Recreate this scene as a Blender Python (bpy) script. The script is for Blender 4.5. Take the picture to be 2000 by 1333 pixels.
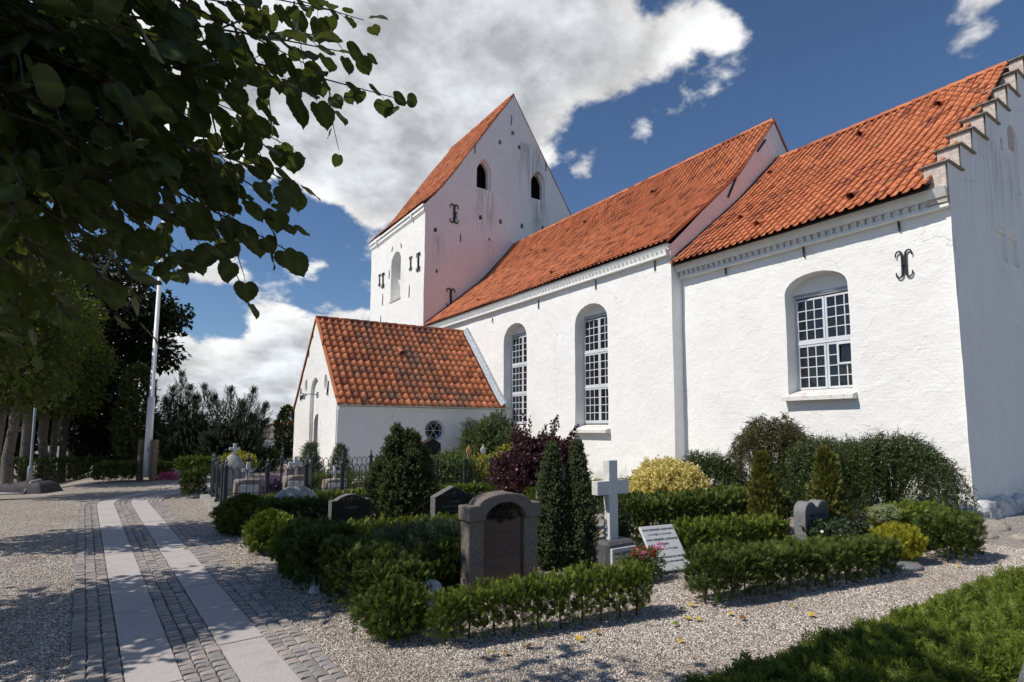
import bpy, math, random
import numpy as np
from mathutils import Vector, Matrix, noise, geometry
random.seed(7); RNG = np.random.default_rng(7)
for o in list(bpy.data.objects): bpy.data.objects.remove(o)
SC = bpy.context.scene; COL = SC.collection
# ------------------------------------------------------------------ camera
EYE = 1.65
cd = bpy.data.cameras.new('camera'); cam = bpy.data.objects.new('camera', cd); COL.objects.link(cam)
cd.sensor_width = 36; cd.lens = 1099.485/2000*36; cd.shift_y = 74.1/2000; cd.shift_x = -.0003
cd.clip_start = .05; cd.clip_end = 5000
ya, pi_, ro = math.radians(33.81), math.radians(5.066), math.radians(.18)
FW = Vector((math.sin(ya)*math.cos(pi_), math.cos(ya)*math.cos(pi_), math.sin(pi_)))
R0 = Vector((math.cos(ya), -math.sin(ya), 0)); U0 = R0.cross(FW)
RT = R0*math.cos(ro)+U0*math.sin(ro); UP = U0*math.cos(ro)-R0*math.sin(ro)
M = Matrix((RT, UP, -FW)).transposed().to_4x4(); M.translation = (0, 0, EYE)
cam.matrix_world = M; SC.camera = cam
# ------------------------------------------------------------------ light
SUN_EL, SUN_PHI = math.radians(48), math.radians(12)
sdir = Vector((-math.cos(SUN_EL)*math.cos(SUN_PHI), math.cos(SUN_EL)*math.sin(SUN_PHI), math.sin(SUN_EL)))  # towards the sun
ld = bpy.data.lights.new('sun', 'SUN'); ld.energy = 4.3; ld.angle = math.radians(.53); ld.color = (1, .935, .84)
sun = bpy.data.objects.new('sun', ld); COL.objects.link(sun)
sun.rotation_euler = sdir.to_track_quat('Z', 'Y').to_euler(); sun.location = (-20, 5, 30)
SC.view_settings.view_transform = 'Standard'; SC.view_settings.look = 'None'; SC.view_settings.gamma = 1
SC.view_settings.exposure = 0.0
SC.render.engine = 'CYCLES'
SC.cycles.max_bounces = 8; SC.cycles.diffuse_bounces = 4; SC.cycles.glossy_bounces = 3; SC.cycles.transmission_bounces = 4
SC.cycles.transparent_max_bounces = 8; SC.cycles.use_denoising = True
SC.cycles.sample_clamp_indirect = 6
# ------------------------------------------------------------------ node helpers
class NT:
    def __init__(s, nt): s.nt = nt; s.nodes = nt.nodes; s.links = nt.links
    def n(s, typ, props=None, **ins):
        nd = s.nodes.new(typ)
        for k, v in (props or {}).items(): setattr(nd, k, v)
        for k, v in ins.items():
            if k.startswith('i') and k[1:].isdigit(): sock = nd.inputs[int(k[1:])]
            else: sock = nd.inputs[k.replace('_', ' ')]
            s.put(sock, v)
        return nd
    def put(s, sock, v):
        if isinstance(v, bpy.types.NodeSocket): s.links.new(v, sock)
        elif isinstance(v, bpy.types.Node): s.links.new(v.outputs[0], sock)
        else:
            if isinstance(v, tuple) and len(v) == 3 and sock.type == 'RGBA': v = (*v, 1)
            sock.default_value = v
    def math(s, op, a, b=0.0, c=None, clamp=False):
        kw = dict(i0=a, i1=b)
        if c is not None: kw['i2'] = c
        return s.n('ShaderNodeMath', dict(operation=op, use_clamp=clamp), **kw).outputs[0]
    def vmath(s, op, a, b=None, out=0):
        kw = dict(i0=a)
        if b is not None: kw['i1'] = b
        return s.n('ShaderNodeVectorMath', dict(operation=op), **kw).outputs[out]
    def mix(s, f, a, b, blend='MIX'):
        nd = s.n('ShaderNodeMix', dict(data_type='RGBA', blend_type=blend))
        s.put(nd.inputs[0], f); s.put(nd.inputs[6], a); s.put(nd.inputs[7], b); return nd.outputs[2]
    def rng(s, v, a, b, c=0.0, d=1.0, smooth=True):
        nd = s.n('ShaderNodeMapRange', dict(interpolation_type='SMOOTHSTEP' if smooth else 'LINEAR'), i0=v, i1=a, i2=b, i3=c, i4=d)
        return nd.outputs[0]
    def noise(s, vec, scale, detail=4, rough=.55, dist=0.0, out=0):
        nd = s.n('ShaderNodeTexNoise', None, Scale=scale, Detail=detail, Roughness=rough, Distortion=dist)
        if vec is not None: s.put(nd.inputs['Vector'], vec)
        return nd.outputs[out]
    def bump(s, h, dist, strength=1.0, normal=None):
        nd = s.n('ShaderNodeBump', None, Strength=strength, Distance=dist, Height=h)
        if normal is not None: s.put(nd.inputs['Normal'], normal)
        return nd.outputs[0]
# ------------------------------------------------------------------ sky with clouds
W = bpy.data.worlds.new('World'); SC.world = W; W.use_nodes = True
w = NT(W.node_tree); w.nodes.clear()
SKY_STRENGTH = .09
W.cycles.sampling_method = 'MANUAL'; W.cycles.sample_map_resolution = 512
sky = w.n('ShaderNodeTexSky', dict(sky_type='NISHITA', sun_disc=False, sun_elevation=SUN_EL,
          sun_rotation=math.atan2(sdir.x, sdir.y), altitude=50, air_density=1.0, dust_density=.35, ozone_density=3.2))
geo = w.n('ShaderNodeTexCoord').outputs['Generated']
sep = w.n('ShaderNodeSeparateXYZ', None, i0=geo)
zc = w.math('MAXIMUM', sep.outputs[2], 0.0)
den = w.math('ADD', zc, .55)
flat = w.n('ShaderNodeCombineXYZ', None, i0=w.math('DIVIDE', sep.outputs[0], den), i1=w.math('DIVIDE', sep.outputs[1], den), i2=w.math('DIVIDE', w.math('MULTIPLY', zc, 1.7), den)).outputs[0]
# cloud banks: (direction, cos of the outer and of the inner radius, weight)
BANKS = [((.44,.73,.53),.90,.985,.14), ((.60,.57,.56),.958,.993,.165), ((.25,.84,.48),.935,.985,.145), ((.31,.74,.59),.93,.985,.14), ((.19,.90,.39),.972,.994,.17), ((.36,.80,.47),.975,.995,.12), ((.54,.66,.51),.984,.996,.12), ((.08,.88,.46),.965,.992,.08),
         ((.672,.49,.55),.9925,.9992,.17), ((.645,.53,.545),.993,.999,.10), ((.873,.155,.465),.987,.997,.32), ((.28,.945,.19),.984,.997,.24), ((.14,.985,.13),.975,.993,.21), ((.10,.99,.05),.965,.992,.17), ((.02,.99,.08),.97,.992,.12), ((.65,.64,.40),.993,.9990,.20), ((.36,.93,.13),.985,.997,.12),
         ((.42,.86,.28),.988,.998,-.18), ((.14,.96,.27),.978,.995,-.30), ((.28,.92,.28),.985,.996,-.22), ((.80,.40,.44),.92,.985,-.20), ((.72,.56,.44),.985,.998,-.10), ((.56,.715,.40),.984,.998,-.27), ((-.02,.96,.28),.96,.99,-.14)]
bias = None
for d, c0, c1, wt in BANKS:
    v = Vector(d).normalized()
    m = w.math('MULTIPLY', w.rng(w.vmath('DOT_PRODUCT', geo, tuple(v), 1), c0, c1), wt)
    bias = m if bias is None else w.math('ADD', bias, m)
bias = w.math('ADD', bias, w.rng(zc, .0, .20, .075, 0.0))
def density(vec):
    wv = w.vmath('ADD', vec, w.vmath('SCALE', w.vmath('SUBTRACT', w.noise(vec, 9.0, 4, .6, out=1), (.5, .5, .5)), None))
    wv.node.inputs[1].links[0].from_node.inputs[3].default_value = .16
    a = w.noise(vec, 2.6, 9, .60)
    vo = w.n('ShaderNodeTexVoronoi', dict(feature='F1'), Vector=wv, Scale=6.5)
    b = w.math('SUBTRACT', .55, vo.outputs['Distance'])
    return w.math('ADD', w.math('MULTIPLY', a, .95), w.math('MULTIPLY', b, .20))
d0 = density(flat)
d1 = density(w.vmath('ADD', flat, (-.030, .012, .045)))
de = w.math('SUBTRACT', w.math('ADD', d0, bias), .590)
alpha = w.rng(de, 0.0, .085)
thick = w.rng(de, .03, .34)
relief = w.math('MULTIPLY', w.math('SUBTRACT', d0, d1), 2.6)
shade = w.math('ADD', w.math('SUBTRACT', 1.0, w.math('MULTIPLY', thick, .24)), relief)
shade = w.math('MAXIMUM', w.math('MINIMUM', shade, 1.10), .52)
ccol = w.vmath('SCALE', w.mix(thick, (1.0, .99, .98), (.91, .95, 1.0)), None)
w.put(ccol.node.inputs[3], w.math('MULTIPLY', shade, .95/SKY_STRENGTH))
mixed = w.mix(w.math('MULTIPLY', w.math('MULTIPLY', alpha, .97), w.rng(sep.outputs[2], -.02, .0)), w.mix(1.0, sky.outputs[0], (.80, .93, 1.06), 'MULTIPLY'), ccol)
bg = w.n('ShaderNodeBackground', None, Color=mixed, Strength=SKY_STRENGTH)
w.n('ShaderNodeOutputWorld', None, Surface=bg)
# ------------------------------------------------------------------ materials
def new_mat(name):
    m = bpy.data.materials.new(name); m.use_nodes = True
    t = NT(m.node_tree); t.nodes.clear(); return m, t
def finish(t, bsdf, disp=None): t.n('ShaderNodeOutputMaterial', None, Surface=bsdf)
def bsdf(t, col, rough=.7, normal=None, metal=0.0, spec=.5, **kw):
    nd = t.n('ShaderNodeBsdfPrincipled'); t.put(nd.inputs['Base Color'], col); t.put(nd.inputs['Roughness'], rough)
    nd.inputs['Metallic'].default_value = metal; nd.inputs['Specular IOR Level'].default_value = spec
    if normal is not None: t.put(nd.inputs['Normal'], normal)
    return nd
def pos(t): return t.n('ShaderNodeNewGeometry').outputs['Position']
MATS = {}
def plain(name, col, rough=.7, metal=0.0, var=.15, scale=8, bump=0.0, spec=.5):
    m, t = new_mat(name); p = pos(t)
    f = t.noise(p, scale, 5, .6)
    c = t.mix(t.rng(f, .3, .7), tuple(x*(1-var) for x in col), tuple(min(1, x*(1+var)) for x in col))
    nrm = t.bump(t.noise(p, scale*4, 4), bump) if bump else None
    finish(t, bsdf(t, c, rough, nrm, metal, spec)); MATS[name] = m; return m
def plaster(name, course=.0, grime=0.0, stains=()):
    m, t = new_mat(name); p = pos(t)
    big = t.noise(p, .9, 5, .6); fine = t.noise(p, 14, 5, .65); mid = t.noise(p, 3.2, 5, .6, .4)
    c = t.mix(t.rng(big, .35, .7), (.80, .795, .775), (.86, .855, .84))
    c = t.mix(t.math('MULTIPLY', t.rng(mid, .56, .74), .25), c, (.66, .65, .62))
    sx = t.n('ShaderNodeSeparateXYZ', None, i0=p)
    streakv = t.n('ShaderNodeMapping', None, i0=p); streakv.inputs['Scale'].default_value = (5, 5, .45)
    streak = t.noise(streakv.outputs[0], 1.0, 5, .65)
    if grime:
        g = t.math('MULTIPLY', t.rng(t.math('MULTIPLY', streak, t.math('ADD', big, .5)), .46, .66), grime)
        c = t.mix(g, c, (.27, .25, .23))
    for ax, a0, a1, z0, z1, k in stains:      # rain stains with a place of their own: (axis, from, to, lower, upper, strength)
        q = sx.outputs[ax]; fd = .35
        msk = t.math('MULTIPLY', t.math('MULTIPLY', t.rng(q, a0-fd, a0+fd), t.rng(q, a1+fd, a1-fd)), t.math('MULTIPLY', t.rng(sx.outputs[2], z0-.9, z0+.9), t.rng(sx.outputs[2], z1+.12, z1-.12)))
        msk = t.math('MULTIPLY', t.math('MULTIPLY', msk, t.rng(streak, .38, .62)), k)
        c = t.mix(msk, c, (.17, .16, .145))
    coat = t.noise(p, .45, 3, .5, 1.2)
    c = t.mix(t.math('MULTIPLY', t.rng(coat, .48, .54), .30), c, (.83, .815, .78))
    ck = t.n('ShaderNodeTexVoronoi', dict(feature='DISTANCE_TO_EDGE'), Vector=t.vmath('ADD', p, t.vmath('SCALE', t.noise(p, 2.5, 4, .6, out=1), None)), Scale=.55)
    ck.inputs['Vector'].links[0].from_node.inputs[1].links[0].from_node.inputs[3].default_value = .7
    crack = t.math('MULTIPLY', t.rng(ck.outputs['Distance'], .008, .002), t.rng(t.noise(p, .6, 2), .56, .64))
    c = t.mix(t.math('MULTIPLY', crack, .22), c, (.30, .29, .27))
    splash = t.math('MULTIPLY', t.rng(t.math('ADD', sx.outputs[2], t.math('MULTIPLY', streak, .9)), 1.15, .35), t.rng(mid, .3, .6))
    c = t.mix(t.math('MULTIPLY', splash, .8), c, (.36, .35, .29))
    lump = t.rng(t.noise(p, 1.7, 6, .7, .8), .50, .60)
    h = t.math('ADD', t.math('ADD', t.math('MULTIPLY', mid, .6), t.math('MULTIPLY', fine, .16)), t.math('SUBTRACT', t.math('MULTIPLY', lump, .07), t.math('MULTIPLY', crack, .15)))
    if course:
        zz = t.math('ADD', t.math('MULTIPLY', sx.outputs[2], 12.5), t.math('MULTIPLY', t.noise(p, 2.0, 2), .5))
        cr = t.math('ABSOLUTE', t.math('SUBTRACT', t.math('FRACT', zz), .5))
        h = t.math('SUBTRACT', h, t.math('MULTIPLY', t.rng(cr, .36, .5), t.math('MULTIPLY', course, t.rng(mid, .35, .6))))
    finish(t, bsdf(t, c, .92, t.bump(h, .050, .9), spec=.2)); MATS[name] = m
plaster('whitewash', .035)
plaster('whitewash_tower', .10, .05, ((0, 15.5, 16.6, 13.0, 15.3, .55), (0, 19.3, 20.4, 13.6, 15.6, .5), (0, 18.2, 20.3, 16.4, 19.0, .5), (0, 12.8, 13.3, 11.0, 12.2, .5), (0, 16.2, 16.8, 11.5, 12.4, .5)))
plaster('whitewash_gable', .04, .06, ((0, 15.2, 17.0, 6.9, 8.0, .35), (0, 13, 16, 6.3, 8.6, .18)))
plain('limed_trim', (.80, .80, .78), .9, var=.05, scale=5, bump=.006, spec=.2)
def tilemat(name, lichen, patch=None):
    m, t = new_mat(name); p = pos(t)
    r = t.math('FRACT', t.math('ADD', t.n('ShaderNodeAttribute', dict(attribute_name='rnd')).outputs['Fac'], t.math('MULTIPLY', t.n('ShaderNodeObjectInfo').outputs['Random'], .999)))
    r2 = t.math('FRACT', t.math('MULTIPLY', r, 17.31))
    c = t.mix(r, (.41, .124, .055), (.62, .218, .098))
    c = t.mix(t.rng(r2, .86, .93), c, (.24, .070, .042))
    n1 = t.noise(p, 1.1, 5, .65); n2 = t.noise(p, 24, 4, .7); n3 = t.noise(p, 5, 4, .6)
    k = t.math('ADD', t.math('MULTIPLY', n1, .55), t.math('ADD', t.math('MULTIPLY', n2, .30), t.math('MULTIPLY', r2, .07)))
    if patch is not None:
        sx = t.n('ShaderNodeSeparateXYZ', None, i0=p)
        k = t.math('ADD', k, t.math('MULTIPLY', t.math('MULTIPLY', t.rng(sx.outputs[0], 6.1, 7.6), t.rng(sx.outputs[0], 12.1, 10.2)), patch))
    c = t.mix(t.math('MULTIPLY', t.rng(k, .50, .66), lichen), c, (.17, .105, .075))
    c = t.mix(t.math('MULTIPLY', t.rng(n3, .64, .72), .5*lichen), c, (.30, .235, .15))
    c = t.mix(t.math('MULTIPLY', t.math('MULTIPLY', t.rng(t.noise(p, 38, 3, .7), .60, .66), t.rng(t.noise(p, .8, 3), .52, .62)), .7), c, (.36, .33, .17))
    finish(t, bsdf(t, c, .78, t.bump(n2, .004), spec=.3)); MATS[name] = m
tilemat('clay_tile', .55); tilemat('clay_tile_weathered', .95, .11)
plain('mortar_dark', (.10, .085, .07), .95, var=.3)
plain('roof_board', (.10, .07, .05), .9)
plain('step_brick', (.58, .50, .45), .92, var=.22, scale=14, bump=.02, spec=.2)
plain('step_cap', (.25, .215, .18), .95, var=.4, scale=12, bump=.02)
plain('black_iron', (.022, .022, .024), .55, .2, var=.3, scale=20)
plain('fence_paint', (.036, .046, .050), .42, 0, var=.25, scale=9)
plain('window_paint', (.62, .65, .68), .45, var=.05, scale=3)
plain('lead_flashing', (.33, .36, .40), .6, .1, var=.2)
plain('pole_paint', (.80, .81, .82), .35, var=.03, scale=2)
plain('grey_wood', (.17, .125, .09), .85, var=.35, scale=14, bump=.006)
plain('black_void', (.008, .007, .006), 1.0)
plain('soil', (.15, .12, .095), .97, var=.4, scale=12, bump=.02)
plain('stone_plinth', (.30, .285, .26), .9, var=.35, scale=6, bump=.02)
plain('beige_reveal', (.62, .52, .42), .9, var=.06, scale=4)
plain('zinc', (.30, .33, .36), .45, .6, var=.15)
plain('brown_wood', (.10, .045, .025), .7, var=.3)
plain('painted_ochre', (.50, .29, .10), .6, var=.15)
plain('tarp', (.032, .028, .034), .75, var=.3, scale=6, bump=.01)
plain('tarp_light', (.35, .35, .36), .8, var=.2)
plain('letter_dark', (.035, .033, .03), .7); plain('letter_grey', (.36, .34, .31), .7); plain('letter_faint', (.15, .14, .135), .7)
plain('bronze', (.035, .032, .028), .5, .4, var=.4, scale=30)
m, t = new_mat('glass'); p = pos(t)
g = bsdf(t, (.012, .014, .017), .035, t.bump(t.noise(p, 5, 2), .010), spec=.6); finish(t, g); MATS['glass'] = m
def granite(name, a, b, c3, rough=.75, scale=220, bump=.002):
    m, t = new_mat(name); p = pos(t)
    v1 = t.n('ShaderNodeTexVoronoi', dict(feature='F1'), Vector=p, Scale=scale).outputs['Color']
    f = t.n('ShaderNodeSeparateColor', None, i0=v1).outputs[0]
    col = t.mix(t.rng(f, .3, .45, smooth=False), a, b); col = t.mix(t.rng(f, .78, .84, smooth=False), col, c3)
    col = t.mix(t.math('MULTIPLY', t.rng(t.noise(p, 4, 5, .65), .5, .72), .35), col, tuple(x*.5 for x in a))
    finish(t, bsdf(t, col, rough, t.bump(t.noise(p, scale*.6, 3), bump))); MATS[name] = m
granite('granite_brown', (.135, .113, .098), (.205, .172, .150), (.075, .062, .055), scale=150)
granite('granite_panel', (.075, .042, .036), (.10, .055, .047), (.05, .03, .028), .35, 300, .0003)
granite('granite_black', (.012, .012, .014), (.018, .018, .020), (.03, .03, .03), .18, 300, .0002)
granite('granite_black_rough', (.10, .095, .095), (.19, .18, .175), (.05, .05, .05), .8, 160, .004)
granite('granite_grey', (.16, .165, .165), (.25, .25, .25), (.08, .08, .085), .7, 200)
granite('granite_dark', (.055, .057, .057), (.10, .10, .10), (.17, .17, .17), .5, 160)
granite('granite_pink', (.24, .20, .17), (.32, .27, .235), (.16, .13, .115), .85, 110, .008)
granite('slab_granite', (.43, .395, .375), (.50, .46, .44), (.34, .31, .295), .82, 260, .001)
granite('boulder_stone', (.33, .325, .30), (.47, .46, .43), (.20, .195, .18), .92, 120, .008)
m, t = new_mat('marble'); p = pos(t)
vn = t.noise(p, 7, 6, .6, 2.2)
finish(t, bsdf(t, t.mix(t.math('MULTIPLY', t.rng(t.math('ABSOLUTE', t.math('SUBTRACT', vn, .5)), .10, .0), .40), (.66, .655, .64), (.40, .41, .42)), .45, t.bump(t.noise(p, 60, 3), .0006))); MATS['marble'] = m
def settmat():
    m, t = new_mat('sett_stone'); p = pos(t)
    r = t.math('FRACT', t.math('ADD', t.n('ShaderNodeAttribute', dict(attribute_name='rnd')).outputs['Fac'], t.math('MULTIPLY', t.n('ShaderNodeObjectInfo').outputs['Random'], .999)))
    c = t.mix(t.rng(r, .35, .75), (.285, .27, .26), (.375, .315, .28)); c = t.mix(t.rng(t.math('FRACT', t.math('MULTIPLY', r, 9.7)), .72, .8), c, (.23, .21, .20))
    c = t.mix(t.rng(t.noise(p, 60, 4, .7), .4, .7), c, t.mix(.5, c, (.36, .33, .31)))
    finish(t, bsdf(t, c, .8, t.bump(t.noise(p, 55, 4, .6), .006))); MATS['sett_stone'] = m
settmat()
def gravelmat():
    m, t = new_mat('gravel'); p = pos(t)
    v = t.n('ShaderNodeTexVoronoi', dict(feature='F1'), Vector=p, Scale=62.0)
    f = t.n('ShaderNodeSeparateColor', None, i0=v.outputs['Color'])
    c = t.mix(f.outputs[0], (.32, .27, .22), (.62, .545, .475)); c = t.mix(t.rng(f.outputs[1], .66, .72), c, (.70, .67, .62)); c = t.mix(t.rng(f.outputs[2], .80, .84), c, (.15, .135, .125))
    c = t.mix(t.rng(t.noise(p, .7, 5, .6), .35, .7), c, t.mix(.35, c, (.25, .20, .15)))
    c = t.mix(t.rng(v.outputs['Distance'], .40, .80), c, (.15, .125, .10))
    h = t.math('ADD', t.math('SUBTRACT', .6, v.outputs['Distance']), t.math('MULTIPLY', t.noise(p, 1.6, 4), .8))
    finish(t, bsdf(t, c, .9, t.bump(h, .014, .9), spec=.25)); MATS['gravel'] = m
    m, t = new_mat('pebble'); r = t.n('ShaderNodeObjectInfo').outputs['Random']
    r2 = t.math('FRACT', t.math('MULTIPLY', r, 37.7))
    c = t.mix(r, (.34, .285, .235), (.64, .56, .485)); c = t.mix(t.rng(r2, .64, .72), c, (.82, .78, .72)); c = t.mix(t.rng(r2, .20, .15), c, (.14, .125, .115)); c = t.mix(t.rng(t.math('FRACT', t.math('MULTIPLY', r, 91.3)), .88, .92), c, (.42, .27, .19))
    lo = t.noise(pos(t), .9, 5, .65, .6); c = t.mix(t.math('MULTIPLY', t.rng(lo, .46, .66), .42), c, (.27, .215, .165))
    finish(t, bsdf(t, c, .8, spec=.3)); MATS['pebble'] = m
gravelmat()
def leafmat(name, a, b, trans=.35, rough=.5, spec=.35, c3=None, tcol=None):
    m, t = new_mat(name)
    r = t.n('ShaderNodeAttribute', dict(attribute_name='rnd')).outputs['Fac']
    r = t.math('FRACT', t.math('ADD', r, t.math('MULTIPLY', t.n('ShaderNodeObjectInfo').outputs['Random'], .999)))
    tip = t.n('ShaderNodeAttribute', dict(attribute_name='tip')).outputs['Fac']
    c = t.mix(r, a, b)
    vn = t.n('ShaderNodeAttribute', dict(attribute_name='vein')).outputs['Fac']; c = t.mix(t.math('MULTIPLY', t.rng(vn, .55, 1.0), .45), c, tuple(min(1, x*2.2) for x in b))
    if c3: c = t.mix(t.math('MULTIPLY', tip, .85), c, c3)
    nd = bsdf(t, c, rough, spec=spec)
    tr = t.n('ShaderNodeBsdfTranslucent', None, Color=t.mix(.6, c, tcol or tuple(min(1, x*y) for x, y in zip(b, (1.9, 1.7, .7)))))
    mx = t.n('ShaderNodeMixShader', None, i0=trans, i1=nd, i2=tr); finish(t, mx); MATS[name] = m
leafmat('lime_leaf_shaded', (.020, .034, .010), (.042, .060, .014), .24, .5, .22, tcol=(.18, .22, .03)); leafmat('lime_leaf_backlit', (.045, .066, .016), (.085, .110, .026), .38, .55, .2)  # same leaf twice: canopy shade in the near colour, backlight in the avenue one
leafmat('thuja', (.020, .040, .009), (.050, .084, .016), .16, .55, .25, (.20, .245, .036))
leafmat('thuja_light', (.034, .062, .010), (.078, .118, .018), .18, .55, .25, (.33, .38, .045))
leafmat('thuja_olive', (.055, .075, .014), (.115, .128, .026), .25, .55, .25, (.22, .20, .045))
leafmat('yew', (.026, .046, .016), (.055, .082, .024), .18, .5, .3, (.11, .135, .035))
leafmat('conifer_dark', (.012, .026, .012), (.026, .046, .018), .12, .55, .25, (.045, .07, .022))
leafmat('conifer_grey', (.036, .062, .026), (.066, .098, .038), .15, .55, .25, (.12, .15, .06))
leafmat('cypress', (.022, .042, .012), (.046, .072, .018), .15, .55, .2, (.085, .11, .026))
leafmat('yellow_leaf', (.50, .40, .07), (.78, .66, .20), .25, .5, .3, (.75, .68, .36), (.7, .6, .1))
leafmat('purple_leaf', (.022, .009, .012), (.055, .020, .024), .22, .4, .45, (.05, .02, .024), (.20, .03, .04))
leafmat('purple_bloom', (.085, .022, .030), (.13, .040, .048), .3, .7, .2)
leafmat('cotoneaster', (.030, .055, .013), (.070, .104, .025), .15, .4, .5, (.085, .075, .025))
leafmat('cotoneaster_bronze', (.044, .056, .016), (.092, .088, .027), .15, .4, .5, (.11, .065, .025))
leafmat('yellow_juniper', (.13, .15, .014), (.27, .26, .022), .22, .55, .25, (.40, .36, .03))
leafmat('variegated', (.16, .20, .09), (.40, .42, .24), .2, .5, .3)
leafmat('garden_green', (.045, .085, .020), (.11, .16, .035), .28, .5, .3)
leafmat('yellow_green', (.16, .19, .022), (.34, .33, .04), .28, .5, .3)
leafmat('rhododendron', (.022, .040, .016), (.050, .070, .030), .1, .35, .5)
leafmat('tree_dark', (.010, .017, .007), (.024, .036, .011), .16, .55, .2)
leafmat('flower_red', (.36, .012, .03), (.55, .03, .06), .2, .5, .3); leafmat('flower_pink', (.50, .06, .22), (.66, .14, .34), .2, .5, .3)
leafmat('lavender', (.10, .07, .16), (.17, .12, .25), .2, .6, .2)
leafmat('fallen_yellow', (.50, .33, .04), (.66, .45, .07), .2, .6, .3); leafmat('fallen_brown', (.17, .075, .03), (.33, .17, .06), .15, .6, .3); leafmat('fallen_green', (.14, .22, .03), (.22, .30, .05), .2, .6, .3)
plain('bark', (.135, .12, .098), .95, var=.4, scale=16, bump=.02); plain('twig', (.045, .035, .022), .9, var=.3, scale=20); plain('stem_brown', (.095, .06, .035), .9, var=.3, scale=30)
# ------------------------------------------------------------------ mesh helpers
def link(name, me, mat=None, parent=None):
    if mat and not me.materials: me.materials.append(MATS[mat])
    o = bpy.data.objects.new(name, me); COL.objects.link(o)
    if parent is not None: o.parent = parent
    return o
def tag(o, label=None, cat=None, group=None, kind=None):
    if label: o['label'] = label
    if cat: o['category'] = cat
    if group: o['group'] = group
    if kind: o['kind'] = kind
    return o
def thing(name, loc, label, cat, group=None, rz=0.0):
    o = bpy.data.objects.new(name, None); COL.objects.link(o); o.location = loc; o.rotation_euler.z = rz
    o.empty_display_size = .2
    return tag(o, label, cat, group)
class MB:
    def __init__(s): s.v = []; s.f = []
    def add(s, vs, fs):
        b = len(s.v); s.v += [tuple(v) for v in vs]; s.f += [tuple(i+b for i in f) for f in fs]; return s
    def box(s, a, b, M=None):
        (x0, y0, z0), (x1, y1, z1) = a, b
        vs = [Vector(p) for p in ((x0,y0,z0),(x1,y0,z0),(x1,y1,z0),(x0,y1,z0),(x0,y0,z1),(x1,y0,z1),(x1,y1,z1),(x0,y1,z1))]
        if M is not None: vs = [M @ v for v in vs]
        return s.add(vs, [(3,2,1,0),(4,5,6,7),(0,1,5,4),(1,2,6,5),(2,3,7,6),(3,0,4,7)])
    def bbox(s, a, b, e, M=None):
        """box with chamfered edges"""
        (x0, y0, z0), (x1, y1, z1) = a, b
        vs = []; idx = {}
        for i, x in enumerate((x0, x1)):
            for j, y in enumerate((y0, y1)):
                for k, z in enumerate((z0, z1)):
                    sx, sy, sz = (1, -1)[i], (1, -1)[j], (1, -1)[k]
                    for ax in range(3):
                        q = [x+sx*e, y+sy*e, z+sz*e]; q[ax] = (x, y, z)[ax]
                        idx[i, j, k, ax] = len(vs); vs.append(Vector(q))
        fs = []
        for ax in range(3):
            u, v_ = [a_ for a_ in range(3) if a_ != ax]
            for s_ in (0, 1):
                loop = []
                for du, dv in ((0,0),(1,0),(1,1),(0,1)):
                    key = [0,0,0]; key[ax] = s_; key[u] = du; key[v_] = dv; loop.append(idx[(*key, ax)])
                flip = (s_ == 0) ^ (ax == 1)
                fs.append(tuple(reversed(loop)) if flip else tuple(loop))
        for ax in range(3):
            u, v_ = [a_ for a_ in range(3) if a_ != ax]
            for du in (0, 1):
                for dv in (0, 1):
                    k0 = [0,0,0]; k0[u] = du; k0[v_] = dv; k1 = list(k0); k1[ax] = 1
                    fs.append((idx[(*k0, u)], idx[(*k1, u)], idx[(*k1, v_)], idx[(*k0, v_)]))
        for i in (0, 1):
            for j in (0, 1):
                for k in (0, 1): fs.append((idx[i,j,k,0], idx[i,j,k,1], idx[i,j,k,2]))
        if M is not None: vs = [M @ v for v in vs]
        return s.add(vs, fs)
    def tube(s, pts, radii, n=8, cap=True):
        pts = [Vector(p) for p in pts]
        if not isinstance(radii, (list, tuple)): radii = [radii]*len(pts)
        b = len(s.v); up = None
        for i, p in enumerate(pts):
            d = (pts[min(i+1, len(pts)-1)]-pts[max(i-1, 0)]).normalized()
            if up is None: up = d.orthogonal().normalized()
            up = (up - d*up.dot(d)); up = up.normalized() if up.length > 1e-6 else d.orthogonal().normalized()
            sd = d.cross(up)
            for k in range(n):
                a = 2*math.pi*k/n; s.v.append(tuple(p+(up*math.cos(a)+sd*math.sin(a))*radii[i]))
        for i in range(len(pts)-1):
            for k in range(n): s.f.append((b+i*n+k, b+i*n+(k+1) % n, b+(i+1)*n+(k+1) % n, b+(i+1)*n+k))
        if cap: s.f.append(tuple(b+k for k in reversed(range(n)))); s.f.append(tuple(b+(len(pts)-1)*n+k for k in range(n)))
        return s
    def lathe(s, prof, n=16, c=(0, 0, 0)):
        b = len(s.v)
        for r, z in prof:
            for k in range(n):
                a = 2*math.pi*k/n; s.v.append((c[0]+r*math.cos(a), c[1]+r*math.sin(a), c[2]+z))
        for i in range(len(prof)-1):
            for k in range(n): s.f.append((b+i*n+k, b+i*n+(k+1) % n, b+(i+1)*n+(k+1) % n, b+(i+1)*n+k))
        s.f.append(tuple(b+k for k in reversed(range(n)))); s.f.append(tuple(b+(len(prof)-1)*n+k for k in range(n)))
        return s
    def prism(s, poly, f0, f1):
        """poly: 2D loop; f0, f1 map (s,t) to the front and the back face"""
        n = len(poly); vs = [f0(*q) for q in poly]+[f1(*q) for q in poly]
        fs = [tuple(range(n)), tuple(reversed(range(n, 2*n)))]+[(i, i+n, (i+1) % n+n, (i+1) % n) for i in range(n)]
        return s.add(vs, fs)
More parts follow.
